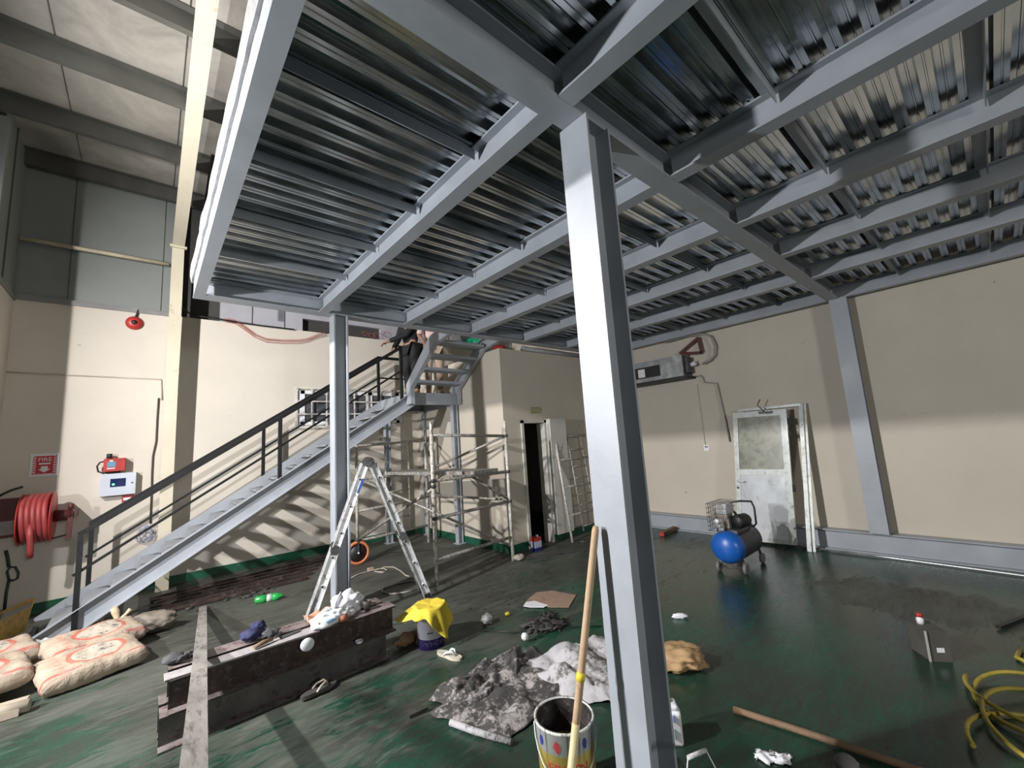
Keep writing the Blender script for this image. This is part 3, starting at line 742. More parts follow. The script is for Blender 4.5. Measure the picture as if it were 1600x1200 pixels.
#================================================================== LEFT WALL FITTINGS
# hose reel, drum axis along the wall
t = thing('hose_reel', 'red fire hose reel mounted on the cream wall at the far left', 'hose reel', (-1.0, 7.72, 1.17))
hc = V((-.98, 7.70, 1.17))
mb = MB()
for k in range(5):
    for q in range(2):
        rr = .265 - .045 * q
        mb.tube([hc + V((-.09 + .045 * k + .012 * math.sin(a * 2), math.cos(a) * rr, math.sin(a) * rr)) for a in [2 * PI * i / 40 for i in range(40)]], .026, None, 8, True)
mb.tube([hc + V((-.02, -.25, -.05)), hc + V((-.01, -.27, -.18)), hc + V((0, -.25, -.33)), hc + V((0, -.23, -.42))], .03)
part(mb, 'hose', t, REDHOSE)
for sx in (-.13, .13): part(MB().lathe([(.0, -.006), (.29, -.006), (.30, 0), (.29, .006), (0, .006)], hc + V((sx, 0, 0)), None, 36, (1, 0, 0)), 'drum_disc', t, RED)
mb = MB().cyl(hc + V((.13, 0, 0)), hc + V((.29, 0, 0)), .07).box(-.70, -.66, 7.66, 8.04, 1.13, 1.22).box(-.72, -.68, 7.64, 7.70, .88, 1.2).cyl((-.70, 7.66, 1.24), (-.70, 7.66, 1.30), .025)
part(mb, 'bracket', t, DKRED)
part(MB().tube([(-.72, 7.66, .93), (-.80, 7.64, .92), (-.86, 7.64, .91)], .008), 'nozzle_hook', t, BLACK)
t = thing('valve_box', 'dark red valve box half hidden behind the hose reel', 'box', (-1.2, 7.98, 1.2))
part(MB().box(-1.33, -1.12, 7.86, 8.05, .97, 1.42), 'casing', t, DKRED)
part(MB().box(-1.31, -1.14, 7.852, 7.86, 1.0, 1.16), 'label_plate', t, simple('grey_label', (.30, .30, .31), .5))
tag(MB().tube([(-1.39, 7.98, 1.40), (-1.32, 7.9, 1.47), (-1.24, 7.9, 1.52), (-1.15, 7.92, 1.55)], .012).build('black_cable', BLACK), 'short black cable entering the dark red valve box', 'cable')
# FIRE sign
t = thing('fire_sign', 'red and white FIRE sign with a down arrow above the hose reel', 'sign', (-1.0, YW - .01, 1.8))
part(MB().box(-1.125, -.875, YW - .012, YW, 1.66, 1.945), 'plate', t, WHITEP)
SGR = simple('sign_red', (.50, .02, .03), .5, 0, .05)
mb = MB().box(-1.075, -.925, YW - .0145, YW - .012, 1.69, 1.915)
part(mb, 'red_field', t, SGR)
for sx in (-1.105, -.925):
    mb = MB()
    for k in range(8):
        z = 1.68 + k * .03; mb.add([(sx, YW - .014, z), (sx + .03, YW - .014, z + .015), (sx + .03, YW - .014, z + .030), (sx, YW - .014, z + .015)], [(0, 1, 2, 3)])
    part(mb, 'hazard_stripes', t, SGR, solid=.001)
text_obj('lettering', 'FIRE', .068, WHITEP, t, (-1.0, YW - .0155, 1.868), (1, 0, 0), (0, 0, 1))
part(MB().box(-1.05, -.95, YW - .0155, YW - .0145, 1.808, 1.828), 'white_line', t, WHITEP)
part(MB().add([(-1.03, YW - .0155, 1.785), (-.97, YW - .0155, 1.785), (-.97, YW - .0155, 1.75), (-.945, YW - .0155, 1.75), (-1.0, YW - .0155, 1.705), (-1.055, YW - .0155, 1.75), (-1.03, YW - .0155, 1.75)], [(0, 1, 2, 3, 4, 5, 6)]), 'arrow', t, WHITEP, solid=.001)
# alarm bell
t = thing('alarm_bell', 'round red alarm bell high on the cream wall', 'bell', (-.235, YW - .05, 3.79))
part(MB().lathe([(0, -.06), (.05, -.058), (.085, -.04), (.10, -.01), (.10, 0)], (-.235, YW - .005, 3.79), None, 28, (0, 1, 0)), 'gong', t, RED)
part(MB().lathe([(0, -.075), (.03, -.072), (.035, -.055)], (-.235, YW - .005, 3.79), None, 20, (0, 1, 0)), 'hub', t, BLACK)
part(MB().tube([(-.235, YW - .04, 3.86), (-.21, YW - .02, 3.93), (-.20, YW - .01, 4.0)], .012), 'conduit', t, BLACK)
# fire panels
t = thing('alarm_control_box', 'pale grey alarm panel with a small lit display on the cream wall', 'control panel', (-.3, YW - .06, 1.48))
part(MB().box(-.475, -.115, YW - .11, YW, 1.335, 1.63), 'casing', t, LBOX, bevel=.004)
dsp = part(MB().box(-.375, -.22, YW - .113, YW - .11, 1.45, 1.56), 'display', t, simple('navy_display', (.01, .02, .09), .2))
g = NT('green_led'); g.set('Base Color', (.1, .8, .3)); g.set('Emission Color', (.2, 1, .35)); g.set('Emission Strength', 2.0); LEDG = g.m
part(MB().box(-.355, -.33, YW - .116, YW - .113, 1.475, 1.495), 'green_light', dsp, LEDG)
part(MB().cyl((-.155, YW - .118, 1.49), (-.155, YW - .11, 1.49), .009), 'lock', t, BLACK)
t = thing('alarm_box', 'red alarm box with a blue display standing on the pale alarm panel', 'control panel', (-.34, YW - .07, 1.73))
part(MB().box(-.45, -.235, YW - .14, YW, 1.66, 1.835), 'casing', t, RED, bevel=.004)
part(MB().box(-.415, -.33, YW - .143, YW - .14, 1.72, 1.79), 'display', t, simple('blue_display', (.12, .25, .38), .3))
part(MB().box(-.39, -.36, YW - .145, YW - .143, 1.795, 1.808), 'green_light', t, LEDG)
part(MB().box(-.415, -.335, YW - .144, YW - .14, 1.695, 1.708), 'white_strip', t, WHITEP)
part(MB().cyl((-.40, YW - .09, 1.835), (-.40, YW - .09, 1.90), .03), 'cable_gland', t, BLACK)
part(MB().tube([(-.45, YW - .09, 1.80), (-.49, YW - .09, 1.79), (-.515, YW - .09, 1.74), (-.50, YW - .09, 1.67), (-.45, YW - .09, 1.645), (-.28, YW - .09, 1.645)], .010), 'cable', t, BLACK)
t = thing('call_point', 'small red break-glass call point under the pale alarm panel', 'call point', (-.19, YW - .03, 1.29))
part(MB().box(-.25, -.13, YW - .05, YW, 1.23, 1.325), 'casing', t, RED, bevel=.003)
part(MB().box(-.235, -.16, YW - .053, YW - .05, 1.255, 1.29), 'window', t, WHITEP)
pts = [oy(*q, YW - .012) for q in ((248, 622), (246, 650), (244, 690), (239, 712), (237.5, 740), (237, 765), (236, 790), (235, 818))]
tag(MB().tube(pts, .011).build('wall_cable', simple('brown_cable', (.05, .035, .03), .6)), 'dark brown cable hanging down the cream wall left of the ivory column', 'cable')
rr = random.Random(3); mb = MB()
c0 = oy(231, 836, YW - .05)
for k in range(9):
    a0 = rr.random() * 6; rx, rz = .05 + rr.random() * .06, .05 + rr.random() * .07; off = V((rr.uniform(-.05, .05), rr.uniform(-.02, .02), rr.uniform(-.06, .05)))
    mb.tube([c0 + off + V((math.cos(a) * rx, .02 * math.sin(a * 2 + k), math.sin(a) * rz)) for a in [a0 + i * .45 for i in range(13)]], .0035, None, 5)
tag(mb.build('wire_bundle', simple('blue_white_wire', (.30, .33, .50), .5, 0, .5, 40)), 'tangled bundle of thin blue wires behind the lower handrail', 'wires')
tag(MB().tube([oy(*q, YW - .01) for q in ((9, 581), (60, 584), (150, 588), (252, 593), (253, 625))], .009).build('wall_conduit', simple('cream_conduit', (.45, .41, .33), .6)), 'thin conduit running level across the cream wall near the left corner', 'conduit')
mb = MB().tube([oy(*q, YW - .03) for q in ((286, 478), (293, 488), (305, 493), (340, 498), (368, 503), (410, 509), (460, 515))], .013)
tag(mb.build('black_cable', BLACK), 'black cable lying along the top of the cream wall right of the ivory column', 'cable')
mb = MB()
for dq, k in ((0, 0), (3, 1), (-2, 2)):
    mb.tube([oy(x, y + dq, YW - .03 - .004 * k) for x, y in ((350, 499), (367, 502), (382, 512), (398, 524), (415, 531), (440, 533), (468, 533), (480, 531), (497, 524), (511, 521))], .005, None, 5)
tag(mb.build('red_wires', simple('red_wire', (.42, .08, .06), .6)), 'loose red wires drooping along the top of the cream wall', 'wires')
mb = MB()
for x0_, y0_, s_ in ((570, 521, 5), (590, 524, 8), (603, 522, 7), (581, 524, 6)):
    cc = oy(x0_, y0_, YW - .03); mb.tube([cc + V((math.cos(a) * .045 * s_ / 4, .01 * math.sin(3 * a), math.sin(a) * .03 * s_ / 4 * (1 + .3 * math.sin(3 * a)))) for a in [i * .4 for i in range(15)]], .004, None, 5)
tag(mb.build('red_wires', MATS['red_wire']), 'curled red wires on the grey block band near the landing', 'wires')
t = thing('exit_sign', 'green exit sign with a white figure seen between the upper steps', 'sign', (5.87, 7.95, 4.1))
g = NT('exit_green'); g.set('Base Color', (.0, .35, .16)); g.set('Emission Color', (.0, .6, .28)); g.set('Emission Strength', .12)
part(MB().box(5.70, 6.05, 7.9, 8.04, 3.98, 4.22), 'sign_box', t, g.m)
part(MB().box(5.78, 5.83, 7.893, 7.9, 4.06, 4.16).box(5.76, 5.85, 7.893, 7.9, 4.03, 4.06), 'white_figure', t, WHITEP)
part(MB().box(5.93, 5.99, 7.893, 7.9, 4.03, 4.17), 'white_doorway', t, WHITEP)
# on top of the service room
tag(MB().cyl((4.92, 5.27, 3.312), (7.1, 5.27, 3.312), .058, None, 18).build('drain_pipe', simple('grey_pipe', (.30, .30, .31), .45)), 'grey pipe lying along the top front edge of the service room', 'pipe')
tag(MB().blob((4.45, 5.33, 3.30), (.13, .08, .05), None, .25, 3, 2, 3, flat=-.05).build('red_rag', RED), 'red crumpled rag on top of the service room corner', 'rag')
tag(MB().tube([V((4.64, 5.32, 3.262)) + V((math.cos(a) * .06, math.sin(a) * .05, .03 + .03 * math.sin(a))) for a in [i * .4 for i in range(16)]], .012).build('green_hose', GREENM), 'short loop of green hose on top of the service room', 'hose')
part_t = thing('door_plate', 'small olive plate on the wall above the dark doorway', 'sign', (5.05, BY - .01, 2.22))
plt = part(MB().box(4.90, 5.13, BY - .012, BY, 2.17, 2.27), 'plate', part_t, simple('olive_plate', (.30, .27, .14), .6))
part(MB().box(4.91, 5.12, BY - .0135, BY - .012, 2.185, 2.255), 'face', part_t, simple('pale_olive', (.42, .38, .22), .6))

#================================================================== RIGHT WALL FITTINGS
t = thing('air_conditioner', 'ducted air conditioning unit in a galvanised casing high on the right wall', 'air conditioner', (6.98, 3.9, 2.6))
part(MB().box(6.84, 7.14, 3.36, 4.85, 2.63, 3.0), 'casing', t, GALV)
part(MB().box(6.835, 6.84, 3.78, 4.80, 2.70, 2.90), 'intake_opening', t, BLACK)
part(MB().box(6.83, 6.836, 4.08, 4.22, 2.72, 2.87), 'white_tag', t, WHITEP)
part(MB().box(6.86, 7.13, 3.35, 3.36, 2.65, 2.98).box(6.92, 7.1, 3.30, 3.36, 2.68, 2.95), 'end_cover', t, GREY)
part(MB().box(6.80, 7.14, 3.30, 4.9, 2.585, 2.628), 'support_tray', t, simple('dark_tray', (.03, .026, .024), .6))
part(MB().cyl((7.03, 3.30, 2.82), (7.03, 3.22, 2.84), .04), 'white_connector', t, WHITEP)
mb = MB()
for a, b in ((oy, 0),):
    A1, B1, C1 = V((7.08, 3.50, 3.06)), V((7.08, 3.14, 3.27)), V((7.08, 3.11, 3.0))
    mb.bar(A1, B1, .05, .022, (1, 0, 0)).bar(B1, C1, .05, .035, (1, 0, 0)).bar(C1, A1, .05, .035, (1, 0, 0))
tag(mb.build('wall_bracket', DKRED), 'dark red triangular steel bracket on the right wall above the air conditioner', 'bracket')
tag(MB().tube([ox(x, y, 7.06) for x, y in ((1040, 535), (1075, 525), (1098, 522), (1110, 526), (1117, 540), (1116, 555), (1109, 563), (1098, 569))], .018).build('insulated_pipe', CABLE), 'grey insulated pipe curling from the air conditioner around the red bracket', 'pipe')
tag(MB().tube([ox(x, y, 7.11) for x, y in ((1087, 588), (1094, 587), (1098, 590), (1100, 597), (1120, 599), (1126, 625), (1133, 655), (1140, 690))], .011).build('condensate_pipe', CABLE), 'thin stepped drain pipe below the air conditioner', 'pipe')
tag(MB().tube([ox(x, y, 7.14) for x, y in ((1090, 600), (1095, 640), (1102, 695))], .006).build('thin_wire', CREAM2), 'thin wire running down the right wall to the small switch', 'wire')
t = thing('wall_switch', 'small white thermostat switch on the right wall', 'switch', (7.13, 3.27, 1.39))
part(MB().box(7.13, 7.15, 3.22, 3.31, 1.34, 1.44), 'plate', t, WHITEP)
part(MB().box(7.127, 7.13, 3.24, 3.29, 1.40, 1.42), 'display', t, simple('grey_screen', (.12, .12, .12), .3))

# loose door leaning on the right wall
t = thing('loose_door', 'white half-glazed aluminium door leaning against the right wall', 'door', (6.86, 2.42, 0))
def dp(u, v, w_=0):  # u along -Y (0..1), v height 0..1
    base = V((6.80, 2.80, .03)).lerp(V((6.82, 2.04, .045)), u); top = V((6.96, 2.69, 1.93)).lerp(V((6.96, 1.955, 1.92)), u)
    return base.lerp(top, v) + V((-.012, 0, 0)) * w_
def dslab(u0, u1, v0, v1, w0, w1):
    mb = MB(); vs = [dp(u, v, w_) for u in (u0, u1) for v in (v0, v1) for w_ in (w0, w1)]
    return mb.add(vs, [(0, 1, 3, 2), (4, 6, 7, 5), (0, 4, 5, 1), (2, 3, 7, 6), (0, 2, 6, 4), (1, 5, 7, 3)])
stl = [part(dslab(*a, 0, 3), 'door_stile', t, PLASTW) for a in ((0, .09, 0, 1), (.89, 1, 0, 1))]
for a in ((.09, .89, .955, 1), (.09, .89, .50, .545), (.09, .89, 0, .03)): part(dslab(*a, 0, 3), 'door_rail', t, PLASTW)
part(dslab(.09, .89, .545, .955, 1, 1.6), 'glass_pane', t, simple('dusty_glass', (.26, .27, .21), .3, 0, .12, 3, dirt=(.15, .15, .11), dirt_amt=.5))
part(dslab(.09, .89, .03, .50, .5, 2.2), 'lower_panel', t, simple('glossy_white_panel', (.60, .63, .66), .2, .1, .06, 3, dirt=(.36, .37, .33), dirt_amt=.15))
part(MB().cyl(dp(.05, .455, 3), dp(.05, .455, 7), .01).cyl(dp(.05, .455, 7), dp(.19, .452, 7), .010), 'door_handle', stl[0], WHITEP)
part(MB().cyl(dp(.05, .40, 3), dp(.05, .40, 4), .014), 'keyhole', stl[0], BLACK)
for vv in (.93, .83, .43): part(MB().bar(dp(1.02, vv, 1.5), dp(1.02, vv - .05, 1.5), .03, .03), 'hinge', stl[1], GREY)
dcl = part(MB().bar(dp(.52, .985, 4), dp(.76, .982, 4), .03, .035, (0, 0, 1)), 'door_closer', t, GREY)
part(MB().tube([dp(.62, .99, 5), dp(.56, 1.02, 5), dp(.50, 1.045, 5), dp(.53, 1.07, 5), dp(.56, 1.09, 5)], .008), 'closer_arm', dcl, GREY)
t = thing('loose_frame', 'loose white door frame leaning on the wall behind the white door', 'door frame', (6.9, 1.8, 0))
part(MB().bar((7.06, 2.65, 1.96), (7.06, 1.80, 1.965), .05, .035), 'top_bar', t, PLASTW)
part(MB().bar((7.06, 1.80, 1.98), (6.72, 1.88, .0), .05, .035, (1, 0, 0)), 'jamb', t, PLASTW)
part(MB().bar((7.09, 1.76, 1.98), (6.74, 1.83, .0), .03, .02, (1, 0, 0)), 'stop_strip', t, PLASTW)

#================================================================== COMPRESSOR
t = thing('air_compressor', 'blue and black air compressor on small wheels near the white door', 'compressor', (5.55, 2.30, 0), 0)
cy = 2.31; tz = .30; tr = .185
part(MB().lathe([(0, -.09), (.06, -.084), (.12, -.062), (.16, -.03), (tr, .02), (tr, .10)], (5.22, cy, tz), None, 32, (1, 0, 0)), 'tank_end', t, BLUE)
part(MB().lathe([(tr, 0), (tr, .52), (.16, .57), (.10, .60), (0, .61)], (5.32, cy, tz), None, 32, (1, 0, 0)), 'tank', t, DKTANK)
for (x, y) in ((5.27, cy + .13), (5.33, cy - .15), (5.88, cy - .14), (5.88, cy + .14)):
    part(MB().lathe([(0, -.014), (.03, -.016), (.055, -.018), (.062, -.010), (.062, .010), (.055, .018), (.03, .016), (0, .014)], (x, y, .062), None, 20, (0, 1, 0)), 'wheel', t, simple('grey_rubber', (.16, .155, .15), .6))
    part(MB().bar((x, y - .0, .07), (x + .02, cy + (y - cy) * .7, tz - .12), .03, .012, (1, 0, 0)), 'leg', t, GREY)
part(MB().cyl((5.28, cy + .13, .062), (5.33, cy - .15, .062), .012), 'axle', t, GREY)
part(MB().box(5.30, 5.78, cy - .12, cy + .12, tz + tr - .03, tz + tr + .01), 'mounting_plate', t, GREY)
crk = part(MB().box(5.36, 5.56, cy - .01, cy + .15, .49, .60).box(5.38, 5.54, cy + .01, cy + .13, .60, .66), 'crankcase', t, simple('cast_grey', (.30, .27, .24), .6, .3, .3, 12))
mb = MB()
for k in range(6): mb.box(5.35, 5.57, cy - .0, cy + .13, .665 + k * .018, .675 + k * .018)
mb.box(5.38, 5.54, cy + .01, cy + .12, .66, .78)
part(mb, 'cylinder_head', crk, ALU)
part(MB().cyl((5.47, cy + .06, .70), (5.66, cy + .03, .72), .012).cyl((5.60, cy + .05, .66), (5.60, cy + .05, .78), .035).box(5.50, 5.70, cy - .04, cy + .10, .49, .56), 'intake_filter', crk, GALV)
part(MB().tube([(5.45, cy + .12, .74), (5.44, cy + .18, .66), (5.46, cy + .17, .52), (5.46, cy + .12, .47)], .009), 'copper_pipe', crk, simple('copper', (.35, .16, .08), .4, .6))
part(MB().lathe([(0, 0), (.075, 0), (.08, .02), (.08, .18), (.065, .21), (0, .22)], (5.40, cy - .08, .575), None, 24, (.9, -.2, 0)), 'motor', t, BLACK)
part(MB().lathe([(.06, -.01), (.085, -.01), (.085, .01), (.06, .01), (.06, -.01)], (5.60, cy + .06, .60), None, 28, (1, 0, 0)), 'flywheel', t, GREY)
part(MB().cyl((5.28, cy + .05, .51), (5.22, cy + .02, .51), .02).cyl((5.24, cy + .05, .48), (5.24, cy + .05, .58), .018).lathe([(0, -.008), (.03, -.008), (.03, .008), (0, .008)], (5.20, cy + .06, .60), None, 16, (1, 0, 0)), 'regulator', t, ALU)
mb = MB(); gx0, gx1, gy0, gy1, gz0, gz1 = 5.20, 5.24, cy + .0, cy + .21, .48, .80
for k in range(7):
    z = gz0 + (gz1 - gz0) * k / 6; mb.bar((5.20, cy - .02, z), (5.20, cy + .17, z), .004, .004); mb.bar((5.20, cy + .17, z), (5.62, cy + .17, z), .004, .004)
for k in range(9):
    y = cy - .02 + .19 * k / 8; mb.bar((5.20, y, gz0), (5.20, y, gz1), .004, .004, (1, 0, 0))
for k in range(8):
    x = 5.20 + .42 * k / 7; mb.bar((x, cy + .17, gz0), (x, cy + .17, gz1), .004, .004, (1, 0, 0)); mb.bar((x, cy + .17, gz1), (x, cy + .0, gz1), .004, .004)
part(mb, 'belt_guard', t, GREY)
part(MB().tube([(5.75, cy - .13, .46), (5.76, cy - .17, .50), (5.74, cy - .18, .70), (5.70, cy - .17, .78), (5.55, cy - .10, .80), (5.45, cy - .05, .80)], .012), 'carry_handle', t, GREY)

#================================================================== STEEL STACK with things on it
tag(MB().prism(ibeam_prof(.15, .2, .012, .01), (.115, 3.60, 0), (1.58, 3.63, 0), (0, 1, 0), (0, 0, 1)).build('stacked_beam', RUST), 'rusty steel beam on the floor at the front of the stack, bottom layer', 'steel beam', 'stacked rusty beams')
tag(MB().prism(ibeam_prof(.15, .2, .012, .01), (.115, 3.79, 0), (1.58, 3.81, 0), (0, 1, 0), (0, 0, 1)).build('stacked_beam', RUST), 'rusty steel beam on the floor at the back of the stack, bottom layer', 'steel beam', 'stacked rusty beams')
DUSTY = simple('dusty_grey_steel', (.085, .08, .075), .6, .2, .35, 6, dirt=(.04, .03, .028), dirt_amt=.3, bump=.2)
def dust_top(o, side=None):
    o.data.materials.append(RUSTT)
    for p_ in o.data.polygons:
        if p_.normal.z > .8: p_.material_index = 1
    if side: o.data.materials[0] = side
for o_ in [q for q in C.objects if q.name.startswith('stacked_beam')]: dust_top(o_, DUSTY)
def top_beam(p0, p1, label):
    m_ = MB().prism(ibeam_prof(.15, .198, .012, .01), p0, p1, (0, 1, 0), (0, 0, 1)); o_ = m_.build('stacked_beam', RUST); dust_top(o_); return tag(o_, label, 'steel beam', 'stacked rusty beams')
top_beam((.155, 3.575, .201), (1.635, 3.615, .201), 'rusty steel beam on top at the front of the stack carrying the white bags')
top_beam((.155, 3.765, .201), (1.60, 3.795, .201), 'rusty steel beam on top at the back of the stack')
SZ = .400
tag(MB().box(.13, 1.02, 3.505, 3.62, SZ, SZ + .012).build('pale_plank', simple('whitewashed_wood', (.34, .32, .32), .8, 0, .15, 12, dirt=(.25, .23, .22), dirt_amt=.3, bump=.2), bevel=.002), 'pale whitewashed board on the front edge of the steel stack', 'board')
pa = V((.56, 6.40, .018)); pb = oz(302.5, 1200, .765); pb = pb + (pb - pa) * .06
tag(MB().bar(pa, pb, .072, .026).build('long_board', WOODG), 'long grey weathered board propped over the steel stack', 'board')
# trowel
t = thing('trowel', 'small trowel with a wooden handle on the steel stack', 'trowel', (.75, 3.58, SZ))
part(MB().tube([(.60, 3.53, SZ + .03), (.66, 3.55, SZ + .035), (.72, 3.57, SZ + .032)], [.014, .017, .012]), 'handle', t, WOODO)
part(MB().tube([(.72, 3.57, SZ + .032), (.75, 3.58, SZ + .04), (.78, 3.59, SZ + .02)], .005).add([(.77, 3.62, SZ + .015), (.77, 3.56, SZ + .015), (.90, 3.59, SZ + .020), (.92, 3.63, SZ + .020)], [(0, 1, 2, 3)]), 'blade', t, GREY, solid=.002)
tag(MB().blob((.62, 3.75, SZ + .045), (.07, .05, .04), None, .45, 3, 4, 3, flat=-.045).blob((.67, 3.79, SZ + .07), (.05, .035, .04), None, .45, 3, 9, 3).build('work_glove', CLOTHB), 'dark blue work glove on the back of the steel stack', 'glove')
tag(MB().blob((.73, 3.72, SZ + .03), (.06, .05, .03), None, .5, 4, 12, 3, flat=-.03).build('work_glove', GLOVE), 'dark grey work glove beside the blue glove on the stack', 'glove')
mb = MB()
for k in range(5): mb.tube([V((.20 + .02 * k, 3.74, SZ + .02)), V((.22 + .022 * k, 3.72 + .02 * k, SZ + .045)), V((.26 + .02 * k, 3.76 + .02 * k, SZ + .03))], [.014, .012, .008])
mb.blob((.18, 3.78, SZ + .03), (.06, .05, .032), None, .3, 3, 5, 3, flat=-.03)
tag(mb.build('work_glove', GLOVE), 'stiff grey work glove at the left end of the steel stack', 'glove')
tag(MB().grid(lambda u, v: (1.0 + .26 * u, 3.74 + .13 * v, SZ + .006 + .05 * max(0, noise.noise(V((u * 3.1, v * 3.3, 2))) + .35)), 20, 12).build('printed_sack', PORANGE, solid=.002), 'crumpled orange printed paper sack on the steel stack', 'sack')
def plastic_bag(c, size, seed, label, knot=True, blue=False):
    t = thing('plastic_bag', label, 'bag', c)
    c = V(c); part(MB().blob(c + V((0, 0, size[2] * .8)), size, None, .34, 2.2, seed, 4, .9, flat=-size[2] * .8), 'bag_body', t, FILM)
    if knot:
        p = c + V((.02, 0, size[2] * 1.6))
        mb = MB().tube([p, p + V((.02, 0, .06)), p + V((.055, -.01, .12)), p + V((.065, 0, .08)), p + V((.03, .01, .01))], [.012, .012, .008, .012, .012], None, 6)
        mb.tube([p, p + V((-.05, 0, .03)), p + V((-.075, 0, .015)), p + V((-.04, 0, -.005)), p], [.012, .01, .008, .01, .01], None, 6)
        part(mb, 'tied_handles', t, FILM)
    return t
b1 = plastic_bag((1.13, 3.61, SZ), (.125, .075, .055), 4, 'knotted white plastic bag with a blue print on the steel stack')
part(MB().blob((1.06, 3.54, SZ + .035), (.10, .05, .03), None, .25, 2.4, 21, 3, flat=-.035), 'bag_skirt', b1, FILM)
part(MB().blob((1.09, 3.505, SZ + .055), (.045, .012, .016), None, .2, 4, 2, 2), 'blue_print', b1, simple('pale_blue_print', (.30, .50, .78), .4))
plastic_bag((1.30, 3.74, SZ), (.125, .09, .085), 11, 'larger crumpled white plastic bag at the right end of the steel stack', False)
tag(MB().blob((1.29, 3.62, SZ + .035), (.035, .03, .035), None, .5, 4, 31, 3, flat=-.035).build('foil_ball', WHITEP), 'small crumpled white wrapper in front of the larger plastic bag', 'wrapper')
def cup(x, y, z, r, h, m_, label, lying=False, name='paper_cup', axis=None):
    pr = [(r * .0, 0), (r * .75, 0), (r, h), (r * .93, h), (r * .7, .004), (0, .004)]
    return tag(MB().lathe(pr, (x, y, z + (r if lying else 0)), None, 20, axis or (0, 0, 1)).build(name, m_), label, 'cup')
cup(1.17, 3.535, SZ, .028, .06, simple('orange_brown_cup', (.35, .13, .07), .6), 'small orange brown cup lying between the white bags', True, axis=(1, .2, 0))
cup(1.43, 3.64, SZ, .034, .075, simple('dark_cup', (.07, .065, .06), .5), 'dark cup with a pale lid standing at the right end of the stack')
cup(.98, 3.545, SZ + .012, .026, .05, WHITEP, 'small white paper cup tipped over on the front edge of the stack', True, axis=(.9, -.4, 0))
tag(MB().lathe([(0, 0), (.045, 0), (.047, .003), (0, .003)], (.93, 3.494, .345), None, 20, (.15, 1, .1)).build('cup_lid', WHITEP), 'white plastic lid hanging over the front edge of the stack', 'lid')
cup(1.32, 3.535, .201 + .012, .03, .018, FILM, 'clear plastic dish lying on the lower flange of the front beam', name='plastic_dish')
# slippers
def slipper(x, y, z, a, m_, m2, label, L=.26):
    t = thing('flip_flop', label, 'slipper', (x, y, z), a)
    prof = []
    for i in range(28):
        th = 2 * PI * i / 28; cx_ = math.cos(th); w_ = .045 + .008 * cx_ - .012 * math.exp(-((cx_ + .1) / .35) ** 2)
        prof.append((cx_ * L / 2, math.sin(th) * w_))
    mb = MB(); n_ = len(prof); mb.add([(p[0], p[1], 0) for p in prof] + [(p[0], p[1], .018 + .006 * (p[0] < 0)) for p in prof], [(i, (i + 1) % n_, n_ + (i + 1) % n_, n_ + i) for i in range(n_)] + [tuple(range(n_))[::-1], tuple(range(n_, 2 * n_))])
    o = mb.build('sole', m_); o.parent = t
    for s_ in (-1, 1):
        o = MB().tube([(.07, 0, .02), (.045, s_ * .018, .055), (.0, s_ * .034, .045), (-.03, s_ * .036, .02)], [.006, .008, .009, .007], None, 6).build('strap', m2); o.parent = t
    return t
slipper(1.93, 3.20, 0, math.radians(-74), SLIP, WHITEP, 'cream flip flop lying on the green floor by the draped bucket')
slipper(1.00, 3.47, .014, math.radians(10), SLIPD, SLIP, 'dark worn flip flop lying at the foot of the steel stack')
# bucket with yellow cloth
t = thing('paint_bucket', 'white and purple bucket covered by a yellow cloth', 'bucket', (1.935, 3.50, 0))
def bucket_mat(name, top, band, zb_, text=False):
    q = NT(name); c = q.coord(); x, y, z = q.xyz(c)
    col = q.mix(q.math('LESS_THAN', z, zb_), top, band)
    if text:
        n_ = q.noise(q.coord((14, 14, 1)), 3, 5, .6)
        # runs of dark paint down from the rim
        drip = q.math('MULTIPLY', q.math('GREATER_THAN', n_, .56), q.ramp(z, [(.16, 0), (.30, 1)]))
        col = q.mix(q.math('MULTIPLY', drip, .7), col, (.12, .11, .09))
    else:
        ln = q.math('MULTIPLY', q.math('GREATER_THAN', q.noise(q.coord((30, 30, 60)), 2, 2), .56), q.math('LESS_THAN', q.math('ABSOLUTE', q.math('SUBTRACT', z, .055)), .022))
        col = q.mix(q.math('MULTIPLY', ln, .6), col, (.42, .40, .62))
    q.set('Base Color', col); q.set('Roughness', .35); return q.m
part(MB().lathe([(0, 0), (.112, 0), (.125, .32), (.130, .32), (.130, .335), (.118, .335), (.106, .01), (0, .01)], (1.935, 3.50, 0), None, 36), 'pail', t, bucket_mat('white_purple_pail', (.66, .62, .72), (.045, .02, .18), .085), origin=(1.935, 3.50, 0))
dv = V((-1.935, -3.50, 0)).normalized(); sd_ = V((0, 0, 1)).cross(dv)
part(MB().bar(V((1.935, 3.5, .14)) + dv * .119 - sd_ * .03, V((1.935, 3.5, .14)) + dv * .119 + sd_ * .018, .006, .008), 'black_mark', t, BLACK)
def cloth_fn(u, v):
    a = 2 * PI * u; cx_, cy_ = 1.935, 3.50
    if v < .35:
        r = .13 * v / .35; z = .338 - .012 * (1 - v / .35) + .004 * math.sin(5 * a) * v / .35
    else:
        k = (v - .35) / .65; drop = .055 + .19 * max(0, math.cos(a - 5.0)) ** 4 + .03 * max(0, math.cos(a - 2.4))
        r = .132 + .05 * k * (1 + .35 * math.sin(9 * a + 1)) + .11 * max(0, math.cos(a - 2.6)) ** 6 * k; z = .338 - drop * k ** 1.1 - .006 * math.sin(9 * a)
    return (cx_ + r * math.cos(a), cy_ + r * math.sin(a), z)
tag(MB().grid(cloth_fn, 96, 26).build('yellow_cloth', YELLOW, solid=.003), 'bright yellow cloth draped over the white and purple bucket', 'cloth')
